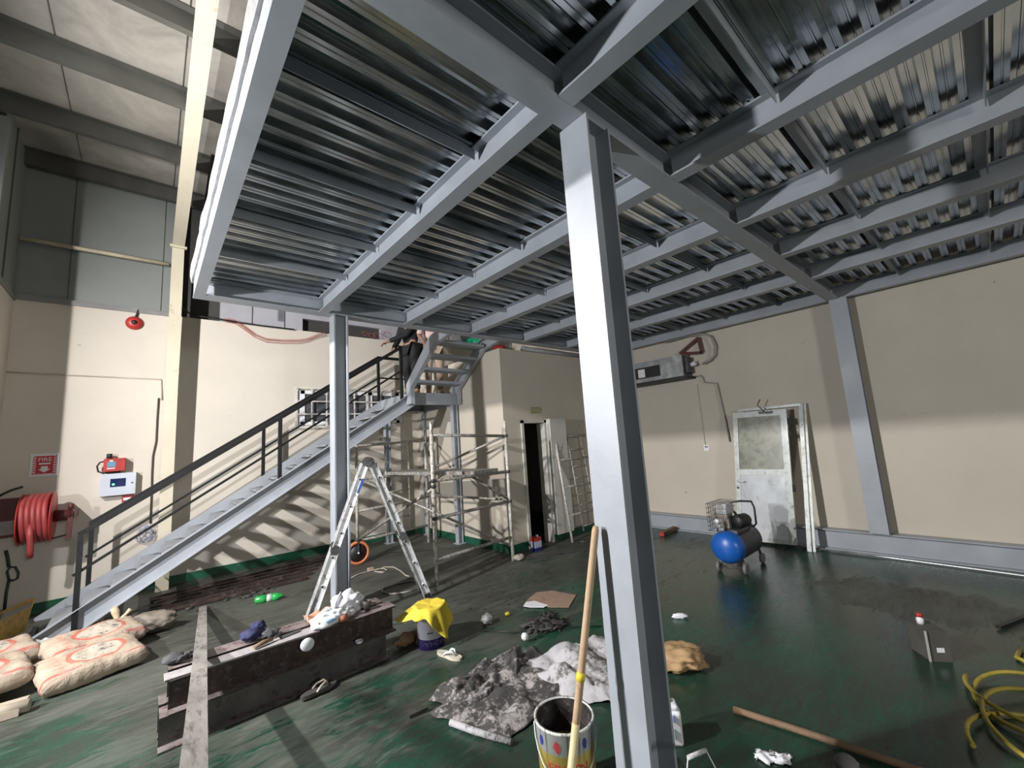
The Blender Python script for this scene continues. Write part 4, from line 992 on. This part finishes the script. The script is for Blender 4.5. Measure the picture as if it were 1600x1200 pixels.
tag(MB().blob((1.78, 3.66, .05), (.11, .05, .05), None, .45, 3, 14, 3, flat=-.05).build('paper_scrap', simple('brown_scrap', (.28, .17, .10), .8, 0, .3)), 'crumpled brown paper scrap between the stack and the draped bucket', 'paper')

#================================================================== FOREGROUND: bucket, pole, sacking
bc = V((1.60, 1.60, 0)); br_ = .143
t = thing('paint_tin', 'open stained paint tin with yellow and white label in the foreground', 'paint tin', bc)
part(MB().lathe([(0, 0), (br_ - .012, 0), (br_, .35), (br_ + .005, .352), (br_ + .005, .362), (br_ - .006, .362), (br_ - .016, .012), (0, .012)], bc, None, 48), 'pail', t, bucket_mat('yellow_label_tin', (.60, .60, .58), (.75, .58, .14), .262, True), origin=bc)
part(MB().lathe([(0, .20), (br_ - .012, .20)], bc, None, 32), 'dark_paint', t, simple('wet_dark_paint', (.006, .006, .007), .25))
part(MB().lathe([(br_ - .0075, .358), (br_ - .0135, .205)], bc, None, 48), 'inner_wall', t, simple('dirty_tin_inside', (.05, .042, .04), .5, .2, .5, 14, dirt=(.25, .2, .18), dirt_amt=.2))
fa = math.atan2(-1.6, -1.6) + .02
def oncyl(a, z, r=None): r = r or br_ - .012 + .012 * z / .35; return bc + V((math.cos(a) * r, math.sin(a) * r, z))
REDL = simple('label_red', (.40, .03, .04), .4)
for k, ch in enumerate('EPIDON'):
    a = fa - .62 + k * .235
    text_obj('letter', ch, .055, REDL, t, oncyl(a, .205) + V((math.cos(a), math.sin(a), 0)) * .0012, (-math.sin(a), math.cos(a), 0), (0, 0, 1), .0012)
for k in range(5):
    a = fa - .33; zc = .30 + (k - 2) * .009; wv = (.07, .11, .13, .11, .07)[k]
    mb = MB(); mb.grid(lambda u, v: oncyl(a + (u - .5) * wv * 2, zc + .0065 * (v - .5) * 1 + .004 * math.sin(u * 6), br_ + .001), 8, 1); part(mb, 'red_emblem', t, REDL)
for a in (fa - .95, fa + .62):
    part(MB().grid(lambda u, v: oncyl(a + (u - .5) * .18 * (1 - abs(v - .5)), .285 + .04 * v, br_ + .001), 4, 6), 'blue_emblem', t, simple('label_blue', (.03, .04, .25), .4))
sv = V((math.cos(fa + PI / 2), math.sin(fa + PI / 2), 0))
pts = [bc + sv * (-(br_ + .006)) * math.cos(k * PI / 14) + V((math.cos(fa), math.sin(fa), 0)) * math.sin(k * PI / 14) * .155 + V((0, 0, .335 - math.sin(k * PI / 14) * .19)) for k in range(15)]
part(MB().tube(pts, .0028, None, 6), 'wire_handle', t, WHITEP)
# pole leaning on the column in front of the tin
r1_, r2_ = ray(931, 822), ray(893, 1200); nn = r1_.cross(r2_)
ptop = CAM + r1_ * (1.565 / r1_.x)
fx = 1.30; fy_ = (nn.z * CAM.z - nn.x * fx) / nn.y if abs(nn.y) > 1e-6 else 1.4
t = thing('wooden_pole', 'round pale wooden pole with tape leaning against the foreground column', 'pole', (fx, fy_, 0))
pbm = V((fx, fy_, 0.0)); dpl = (ptop - pbm)
part(MB().tube([pbm, pbm + dpl * .5, pbm + dpl * .985, ptop], [.0165, .0165, .0165, .012], None, 14), 'shaft', t, WOODL)
part(MB().cyl(pbm + dpl * .52, pbm + dpl * .545, .019), 'tape_band', t, YELLOW)
part(MB().cyl(pbm + dpl * .0, pbm + dpl * .40, .0172), 'painted_end', t, simple('pale_yellow_paint', (.62, .54, .30), .5, 0, .12, 20))

def sheet(name, corners, m_, label, cat, h=.05, seed=0, nu=40, nv=30, fold=None):
    a, b, c, d = [V(q + (0,)) if len(q) == 2 else V(q) for q in corners]
    def fn(u, v):
        p = a.lerp(b, u).lerp(d.lerp(c, u), v)
        n1 = noise.fractal(V((u * 3 + seed, v * 3, seed)), 1, 2, 4)
        e = min(u, 1 - u, v, 1 - v)
        z = .006 + h * max(0, .45 + n1) * min(1, e * 7 + .12)
        if fold: z += fold * math.exp(-((v - .5 - .1 * math.sin(u * 5)) / .05) ** 2)
        w_ = .035 * noise.noise(V((u * 5, v * 5, seed + 9)))
        return (p.x + w_, p.y + .03 * noise.noise(V((u * 5 + 4, v * 5, seed))), z)
    return tag(MB().grid(fn, nu, nv).build(name, m_, solid=.003), label, cat)
sheet('muddy_sack', ((1.44, 2.66), (1.62, 2.10), (2.30, 2.14), (2.50, 2.80)), MUD, 'flattened muddy grey sack lying on the floor left of the paint tin', 'sack', .045, 3, fold=.015)
sheet('muddy_sack', ((1.50, 2.78, .05), (1.66, 2.44, .05), (2.28, 2.60, .05), (2.42, 2.92, .02)), MUD, 'muddy grey sack folded over the back of the flattened sack', 'sack', .075, 6, fold=.02)
sheet('white_sack', ((2.22, 2.66, .02), (2.12, 2.06, .02), (2.55, 1.62, .02), (3.02, 2.42, .02)), MUDW, 'muddy white woven sack on the floor behind the foreground column', 'sack', .12, 8, fold=.02)
tag(MB().tube([(1.475, 2.46, .022), (1.53, 2.28, .024), (1.625, 2.06, .02)], .019, None, 10).build('rolled_cloth', MUDW), 'rolled pale edge of cloth lying beside the muddy sack', 'cloth')
tag(MB().blob((2.50, 2.90, .05), (.03, .03, .03), None, .25, 4, 6, 3).build('paper_ball', WHITEP), 'small white paper ball on top of the muddy sack', 'paper')
tag(MB().bar((1.33, 2.72, .014), (1.45, 2.70, .02), .02, .016).build('dark_stick', DEBRIS), 'short dark stick beside the left corner of the muddy sack', 'stick')
tag(MB().blob((2.98, 1.78, .07), (.20, .13, .08), None, .32, 2.8, 17, 4, flat=-.07, rot=-.8).build('kraft_bag', simple('tan_paper', (.40, .26, .13), .75, 0, .2, 8, bump=.5, bscale=16)), 'crumpled tan paper bag right of the foreground column', 'bag')
t = thing('chemical_jug', 'white plastic jug with blue and green label beside the foreground column', 'jug', (2.30, 1.42, 0))
jc = V((2.262, 1.452, 0))
part(MB().prism([(-.07, -.05), (.07, -.05), (.075, 0), (.07, .05), (-.07, .05), (-.075, 0)], jc, jc + V((0, 0, .17)), (.65, -.76, 0), (.76, .65, 0)).prism([(-.06, -.04), (.06, -.04), (.06, .04), (-.06, .04)], jc + V((0, 0, .17)), jc + V((0, 0, .20)), (.65, -.76, 0), (.76, .65, 0)), 'jug_body', t, WHITEP, bevel=.012)
u_ = V((.65, -.76, 0)); w_ = V((-.76, -.65, 0))
part(MB().bar(jc + w_ * .051 + u_ * .03 + V((0, 0, .125)), jc + w_ * .051 + u_ * .03 + V((0, 0, .16)), .002, .028, w_), 'blue_label', t, simple('jug_blue', (.02, .10, .50), .4))
part(MB().bar(jc + w_ * .051 + u_ * .03 + V((0, 0, .04)), jc + w_ * .051 + u_ * .03 + V((0, 0, .09)), .002, .032, w_), 'green_label', t, simple('jug_green', (.02, .22, .18), .4))
part(MB().cyl(jc + V((0, 0, .20)), jc + V((0, 0, .22)), .022), 'cap', t, WHITEP)
# bucket at the bottom edge, only its handle in view
hp = oz(1090, 1179, .40); bb = V((hp.x + .02, hp.y - .02, 0))
t = thing('small_pail', 'pail at the bottom edge with a raised wire handle and white grip', 'bucket', bb)
part(MB().lathe([(0, 0), (.085, 0), (.10, .20), (.103, .205), (.095, .205), (.08, .008), (0, .008)], bb, None, 32), 'pail', t, GREY)
L_, Rr = bb + V((-.075, .075, .19)), bb + V((.075, -.075, .19))
g1, g2 = oz(1075, 1184, .40), oz(1103, 1172, .40)
part(MB().tube([L_, g1, g2, Rr], .003, None, 6), 'wire_handle', t, WHITEP)
part(MB().cyl(g1, g2, .0085), 'grip', t, simple('wrapped_grip', (.5, .5, .5), .6, 0, .5, 60))
tag(MB().tube([(2.735, 1.29, .02), (2.79, .93, .022), (2.85, .50, .02), (2.90, .15, .02)], .018, None, 10).build('round_stick', WOODO), 'round brown wooden stick on the green floor in the right foreground', 'stick')
tag(MB().blob((2.66, .73, .03), (.055, .05, .035), None, .1, 2, 3, 3, flat=-.03).build('stone', simple('grey_stone', (.17, .17, .17), .85)), 'round grey stone beside the brown stick at the bottom edge', 'stone')
sheet('white_packet', ((2.42, 1.06), (2.50, .93), (2.58, .95), (2.50, 1.09)), FILM, 'flat white plastic packet on the floor at the bottom edge', 'packet', .02, 4, 12, 10)
# dark tall carton with bottle, right
t = thing('carton', 'small dark carton standing alone on the green floor at the right', 'box', (4.22, .53, 0))
cb = V((4.20, .56, 0)); ua = V((.80, .60, 0)); ub = V((.60, -.80, 0))
part(MB().prism([(-.02, 0), (.16, 0), (.16, .13), (-.02, .13)], cb, cb + V((0, 0, .20)), ua, ub), 'box_body', t, simple('dark_carton', (.085, .08, .07), .6))
part(MB().box(-.006, .006, -.006, .006, 0, .20).build('x') and MB().bar(cb + V((-.017, -.013, .0)), cb + V((-.017, -.013, .20)), .014, .014, (1, 0, 0)), 'pale_edge', t, WHITEP) if False else part(MB().bar(cb + V((-.017, -.013, .0)), cb + V((-.017, -.013, .20)), .014, .014, (1, 0, 0)), 'pale_edge', t, simple('pale_tape', (.30, .29, .26), .6))
part(MB().bar(cb + ub * .05 - ua * .0205 + V((0, 0, .075)), cb + ub * .095 - ua * .0205 + V((0, 0, .075)), .001, .03), 'white_label', t, WHITEP)
bo = thing('small_bottle', 'small white bottle with red cap on top of the dark carton', 'bottle', cb + ua * .10 + ub * .05 + V((0, 0, .20)))
bp_ = cb + ua * .10 + ub * .05 + V((0, 0, .20))
part(MB().lathe([(0, 0), (.020, 0), (.022, .02), (.022, .035), (.012, .045), (.012, .05)], bp_, None, 16), 'bottle_body', bo, WHITEP)
part(MB().lathe([(0, .075), (.019, .072), (.021, .05), (0, .048)], bp_, None, 16), 'cap', bo, RED)
# yellow hose
mb = MB(); pts = []
for k in range(150):
    a = 1.6 + k * .13; r = .30 + .05 * math.sin(k * .09); cx_ = 4.05 - .0045 * k; cy_ = .10 - .0006 * k + .05 * math.sin(k * .05)
    pts.append((cx_ + r * math.cos(a) * 1.15, cy_ + r * math.sin(a) * .9, .016 + .018 * (math.sin(k * .22) + 1)))
tag(MB().tube(pts, .0115, None, 8).build('air_hose', YHOSE), 'coiled yellow air hose on the floor at the right edge', 'hose')
tag(MB().tube([(4.75, .13, .015), (4.55, .15, .02), (4.45, .05, .02), (4.6, -.1, .015), (4.9, -.2, .015)], .0135, None, 8).build('air_hose', YHOSE), 'loose bend of yellow air hose beyond the yellow coil', 'hose')
tag(MB().bar(oz(1560, 980, .02), oz(1625, 955, .02), .03, .02).build('black_strip', BLACK), 'short black strip lying on the floor at the right edge', 'strip')

#================================================================== FLOOR LITTER (middle)
t = thing('cardboard_sheet', 'flat torn piece of brown cardboard on the green floor', 'cardboard', (3.3, 3.4, 0))
ps = [oz(*q) for q in ((838, 927), (862, 924), (900, 931), (889, 950), (862, 950), (820, 944), (828, 935))]
part(MB().add([(p.x, p.y, .004) for p in ps] + [(p.x, p.y, .010) for p in ps], [tuple(range(7))[::-1], tuple(range(7, 14))] + [(i, (i + 1) % 7, 7 + (i + 1) % 7, 7 + i) for i in range(7)]), 'board', t, CARD)
ps = [oz(*q) for q in ((822, 943), (835, 941), (857, 948), (850, 951), (828, 951), (818, 949))]
part(MB().add([(p.x, p.y, .011) for p in ps] + [(p.x, p.y, .016) for p in ps], [tuple(range(6))[::-1], tuple(range(6, 12))] + [(i, (i + 1) % 6, 6 + (i + 1) % 6, 6 + i) for i in range(6)]), 'white_flap', t, WHITEP)
mb = MB(); rr = random.Random(5)
for k in range(7): p = oz(850 + rr.uniform(-18, 22), 976 + rr.uniform(-10, 9)); mb.blob((p.x, p.y, .02), (.08 + .05 * rr.random(), .06, .022), None, 1.1, 3.2, k, 3, flat=-.02)
tag(mb.build('rag_heap', DEBRIS), 'dark oily rag heap on the floor in front of the cardboard', 'rag', None)
tag(MB().tube([oz(x, y, .006) for x, y in ((755, 985), (800, 988), (850, 985), (885, 980), (940, 978))], .005, None, 6).build('thin_cable', BLACK), 'thin black cable lying across the floor behind the muddy sacks', 'cable')
p = oz(762, 975); tag(MB().blob((p.x, p.y, .045), (.06, .05, .045), None, .4, 3, 41, 3, flat=-.045).build('plastic_wrap', simple('clear_grey_film', (.32, .34, .33), .3, 0, .3, 15, bump=.5)), 'crumpled clear plastic wrap on the floor right of the draped bucket', 'plastic wrap')
p = oz(793, 962); tag(MB().blob((p.x, p.y, .018), (.03, .02, .018), None, .3, 3, 4, 2, flat=-.018).build('yellow_scrap', YELLOW), 'tiny yellow scrap on the floor behind the clear plastic wrap', 'scrap')
p = oz(1063, 966); tag(MB().blob((p.x, p.y, .02), (.07, .025, .022), None, .4, 4, 51, 3, flat=-.02, rot=-.8).build('plastic_wrapper', FILM), 'small clear plastic wrapper on the floor right of the foreground column', 'wrapper')
p = oz(912, 846); tag(MB().lathe([(0, 0), (.07, 0), (.075, .014), (0, .016)], (p.x, p.y, 0), None, 18).build('metal_disc', GREY), 'flat round metal disc on the floor by the leaning scaffold frame', 'disc')
pa, pb = oz(823, 874), oz(898, 862)
tag(MB().bar(pa + V((0, 0, .012)), pb + V((0, 0, .012)), .06, .018).build('metal_strip', GREY), 'flat grey metal strip on the floor in front of the dark doorway', 'strip')
p = oz(812, 875); tag(MB().blob((p.x, p.y, .04), (.09, .06, .04), None, .45, 3, 61, 3, flat=-.04).build('dirty_rag', simple('beige_rag', (.38, .34, .29), .85, 0, .3, 14, bump=.5)), 'balled beige rag at the foot of the right scaffold standard', 'rag')
t = thing('solvent_tin', 'small red, white and blue tin standing at the dark doorway', 'tin', (4.66, 5.0, 0))
tb = V((4.60, 5.02, 0))
part(MB().box(4.58, 4.72, 4.93, 5.03, 0, .055), 'tin_base', t, simple('tin_blue', (.02, .025, .16), .4))
part(MB().box(4.58, 4.72, 4.93, 5.03, .055, .15), 'tin_label', t, simple('tin_pale', (.42, .45, .60), .4))
part(MB().box(4.58, 4.72, 4.93, 5.03, .15, .205), 'tin_top', t, RED)
part(MB().cyl((4.68, 4.98, .205), (4.68, 4.98, .235), .02), 'spout', t, WHITEP)
part(MB().tube([(4.60, 4.98, .205), (4.61, 4.98, .23), (4.65, 4.98, .23), (4.66, 4.98, .205)], .004, None, 6), 'tin_handle', t, GREY)
pa, pb = oz(1031, 842), oz(1060, 830)
t = thing('red_ended_timber', 'short brown timber with a red end lying by the right wall', 'timber', pa)
part(MB().bar((6.50, 3.88, .04), (6.98, 3.92, .04), .07, .06), 'timber', t, WOODO)
part(MB().bar((6.46, 3.876, .04), (6.50, 3.88, .04), .072, .062), 'red_end', t, RED)
# extension cord near the ladder
tag(MB().tube([oz(x, y, .01) for x, y in ((545, 905), (560, 897), (575, 893), (590, 889), (600, 888), (605, 891), (598, 894), (585, 893), (600, 886), (615, 886), (626, 892), (634, 899), (644, 902))], .008, None, 6).build('pale_cable', simple('pale_cable', (.42, .38, .32), .6)), 'pale extension cable snaking over the dusty floor behind the ladder', 'cable')
p = oz(579, 892); tag(MB().box(p.x - .04, p.x + .04, p.y - .03, p.y + .03, 0, .045).build('cable_plug', simple('beige_plug', (.40, .28, .22), .6), bevel=.006), 'beige plug box on the pale extension cable', 'plug')
tag(MB().tube([oz(x, y, .01) for x, y in ((660, 905), (640, 908), (615, 913), (598, 919), (597, 925), (610, 928), (630, 926), (650, 921))], .010, None, 6).build('grey_cable', CABLE), 'grey cable loop on the floor between the ladder legs', 'cable')
# green bottle
t = thing('green_bottle', 'crushed green plastic bottle lying on the floor left of the ladder', 'bottle', (1.2, 6.17, 0))
pa, pb = oz(398, 938, .04), oz(443, 930, .04); dd = (pb - pa)
part(MB().tube([pa + dd * k for k in (0, .06, .25, .42)], [.03, .043, .046, .042], None, 12).tube([pa + dd * k for k in (.60, .72, .86, .95, 1.0)], [.042, .045, .036, .018, .014], None, 12), 'bottle_body', t, GREENM)
part(MB().tube([pa + dd * k for k in (.42, .51, .60)], [.0425, .044, .0425], None, 12), 'label_band', t, simple('pale_bottle_label', (.42, .45, .42), .5))

# dark steel bars along the stair wall and debris
rr = random.Random(11)
names_ = ['nearest to the wall', 'second from the wall', 'third from the wall', 'fourth from the wall', 'fifth from the wall', 'furthest from the wall']
for k in range(6):
    y = 7.45 - .16 * k; x0_ = .05 + .08 * rr.random(); x1_ = 2.35 - .12 * k
    sk = .16 - .05 * k
    tag(MB().bar((x0_, y - .05, .02 + .002 * k), (x1_, y + sk, .02), .05, .03).build('scrap_bar', RUST), 'dark steel bar lying along the stair wall, ' + names_[k], 'bar', 'scrap bars along the stair wall')
cn = 0
places = ['left of the green bottle', 'near the stair foot', 'beside the scrap bars', 'behind the green bottle']
mb = MB()
for k in range(70):
    x = rr.uniform(.15, 1.5); y = rr.uniform(6.35, 7.0); s_ = rr.uniform(.008, .03)
    mb.blob((x, y, s_ * .4), (s_ * 1.6, s_, s_ * .6), None, .4, 3, k, 1, flat=-s_ * .4)
for k in range(40):
    p = oz(rr.uniform(690, 900), rr.uniform(870, 960)); s_ = rr.uniform(.004, .012); mb.blob((p.x, p.y, s_ * .4), (s_ * 1.6, s_, s_ * .6), None, .4, 3, k, 1, flat=-s_ * .4)
o = mb.build('floor_debris', DEBRIS); o['kind'] = 'stuff'; tag(o, 'scattered dark chips and crumbs of debris on the floor', 'debris')

#================================================================== LEFT: bags, sand, tools
def cement_bag(x, y, z, a, tilt, seed, label, size=(.30, .20, .075)):
    t = thing('cement_bag', label, 'bag', (x, y, z), a)
    mb = MB(); sx, sy, sz = size; N = 44; M_ = 30
    def f(u, v, top):
        X = (u * 2 - 1); Y = (v * 2 - 1)
        e = max(0, (1 - abs(X) ** 9)) ** .4 * max(0, (1 - abs(Y) ** 7)) ** .45
        n_ = noise.fractal(V((X * 2 + seed, Y * 2, seed * 3)), 1, 2, 4)
        zz = sz * e * (1 + .22 * n_)
        zz = zz * (1.0 if top else .8)
        px = X * sx * (1 + .03 * n_); py = Y * sy * (1 - .07 * abs(X) ** 6 + .04 * n_)
        return (px, py, sz * .8 + (zz if top else -zz * .98))
    mb.grid(lambda u, v: f(u, v, 1), N, M_); mb.grid(lambda u, v: f(u, v, 0), N, M_)
    o = mb.build('sack', BAG); o.parent = t; o.rotation_euler = (tilt[0], tilt[1], 0)
    # stitched seam tape at the end
    o2 = MB().grid(lambda u, v: (sx * .995 + .012 * v, (u - .5) * sy * 1.75, sz * .8 + .01 * math.sin(u * 9)), 16, 1).build('seam_tape', KRAFT, solid=.004); o2.parent = t; o2.rotation_euler = o.rotation_euler
    return t
cement_bag(-.295, 5.26, .035, .31, (.17, 0), 1, 'full cement bag with red oval print, nearest the green floor', (.32, .225, .085))
cement_bag(-.31, 5.70, .075, .36, (.15, 0), 2, 'cement bag with red oval print lying behind the nearest bag', (.33, .20, .09))
cement_bag(-.97, 5.30, .10, .28, (.17, .0), 3, 'cement bag with red print at the left edge of the photo', (.33, .21, .09))
cement_bag(-1.0, 5.74, .12, .34, (.12, 0), 5, 'cement bag lying behind the bag at the left edge', (.33, .2, .09))
t = thing('half_empty_bag', 'tan paper bag with a twisted neck at the foot of the stairs', 'bag', (-.14, 6.05, 0))
part(MB().blob((-.14, 6.02, .10), (.17, .13, .10), None, .25, 2.4, 5, 4, flat=-.10), 'sack', t, BAG, origin=(-.14, 6.02, .1))
part(MB().tube([(-.15, 6.0, .17), (-.17, 6.0, .23), (-.18, 6.0, .28), (-.20, 6.0, .33)], [.05, .022, .034, .028], None, 10).tube([(-.15, 6.0, .19), (-.11, 6.0, .235), (-.07, 6.0, .28)], [.03, .013, .02], None, 8), 'twisted_neck', t, KRAFT)
tag(MB().blob((.08, 6.02, .10), (.23, .13, .10), None, .22, 2.2, 8, 4, flat=-.10, rot=-.45).build('wet_sack', DARKBAG), 'dark wet sack lying right of the twisted paper bag', 'sack')
mb = MB().grid(lambda u, v: (-1.38 + .75 * u, 5.75 + .75 * v, max(0.002, .20 * math.sin(PI * min(1, u * .9 + .05)) * math.sin(PI * v) * (1 + .35 * noise.fractal(V((u * 5, v * 5, 1)), 1, 2, 5)))), 50, 50)
o = mb.build('sand_heap', SAND); o['kind'] = 'stuff'; tag(o, 'heap of brown sand behind the cement bags at the left edge', 'sand')
tag(MB().grid(lambda u, v: (-.86 + .26 * u, 5.80 + .20 * v, .20 + .03 * noise.fractal(V((u * 4, v * 4, 5)), 1, 2, 4) - .02 * u), 24, 16).build('white_cloth', simple('white_cloth', (.62, .64, .68), .8, 0, .05, 6, bump=.4), solid=.004), 'white plastic cloth lying on the cement bags', 'cloth')
tag(MB().grid(lambda u, v: (-.72 + .42 * u, 6.75 + .22 * v, .02 + .13 * max(0, math.sin(PI * u)) * (1 - .6 * v) + .05 * noise.fractal(V((u * 4, v * 4, 8)), 1, 2, 4)), 24, 14).build('folded_paper', KRAFT, solid=.004), 'folded tan paper sheet beside the first handrail post', 'paper')
# yellow barrow tray
t = thing('wheelbarrow', 'yellow wheelbarrow tray with dark mortar tipped at the left edge', 'wheelbarrow', (-1.05, 7.0, 0))
mb = MB(); e1 = oz(50, 948, .30); e0 = oz(0, 970, .30); e0 = e0 + (e0 - e1) * .15
dpv = V((-.02, .26, 0))
tp = [(e0.x, e0.y), (e1.x, e1.y), (e1.x + dpv.x, e1.y + dpv.y), (e0.x + dpv.x, e0.y + dpv.y)]
cxx = sum(p[0] for p in tp) / 4; cyy = sum(p[1] for p in tp) / 4
bt = [(cxx + (p[0] - cxx) * .7, cyy + (p[1] - cyy) * .7) for p in tp]
zt_ = [.30, .30, .34, .34]
mb.add([(p[0], p[1], .08) for p in bt] + [(p[0], p[1], zt_[i]) for i, p in enumerate(tp)], [(0, 1, 2, 3)] + [(i, (i + 1) % 4, 4 + (i + 1) % 4, 4 + i) for i in range(4)])
part(mb, 'tray', t, simple('yellow_ochre_paint', (.42, .26, .04), .5, 0, .2, 8, dirt=(.2, .15, .08), dirt_amt=.4), solid=.004)
part(MB().add([(cxx + (p[0] - cxx) * .93, cyy + (p[1] - cyy) * .93, zt_[i] - .03) for i, p in enumerate(tp)], [(0, 1, 2, 3)]), 'mortar', t, simple('dark_mortar', (.05, .045, .04), .9))
part(MB().box(cxx - .16, cxx - .12, cyy - .1, cyy + .1, 0, .08).box(cxx + .12, cxx + .16, cyy - .1, cyy + .1, 0, .08), 'stand', t, BLACK)
t = thing('spade', 'green spade with a looped handle standing in the left corner', 'spade', (-1.2, 7.6, 0))
pz = lambda x, y: oy(x, y, 7.75)
part(MB().tube([pz(6, 960), pz(10, 925), pz(14, 906)], .014), 'shaft', t, simple('dark_green_paint', (.01, .035, .022), .5))
part(MB().tube([pz(14, 906), pz(11, 893), pz(16, 886), pz(24, 886), pz(29, 895), pz(27, 904), pz(20, 907), pz(14, 906)], .012), 'loop_handle', t, MATS['dark_green_paint'])
part(MB().tube([pz(14, 886), pz(12, 872), pz(9, 860)], .016), 'lever', t, MATS['dark_green_paint'])
# timbers and pipe under the bags
tag(MB().bar((-1.35, 5.02, .035), (-.60, 4.98, .035), .10, .05).build('timber', simple('pale_timber', (.40, .33, .26), .75, 0, .2, 9, bump=.2)), 'pale timber lying under the bags at the left edge', 'timber')
tag(MB().bar((-1.35, 4.88, .03), (-.62, 4.86, .03), .06, .05).build('timber', MATS['pale_timber']), 'narrow pale timber in front of the wider timber at the left edge', 'timber')
t = thing('plastic_pipe', 'white plastic pipe end poking out from under the nearest cement bag', 'pipe', (-.62, 4.98, .045))
part(MB().lathe([(.040, 0), (.040, .62), (.035, .62), (.035, 0), (.040, 0)], (-.575, 4.865, .05), None, 24, (-1, .12, 0)), 'tube', t, simple('cream_pipe', (.52, .46, .36), .5))
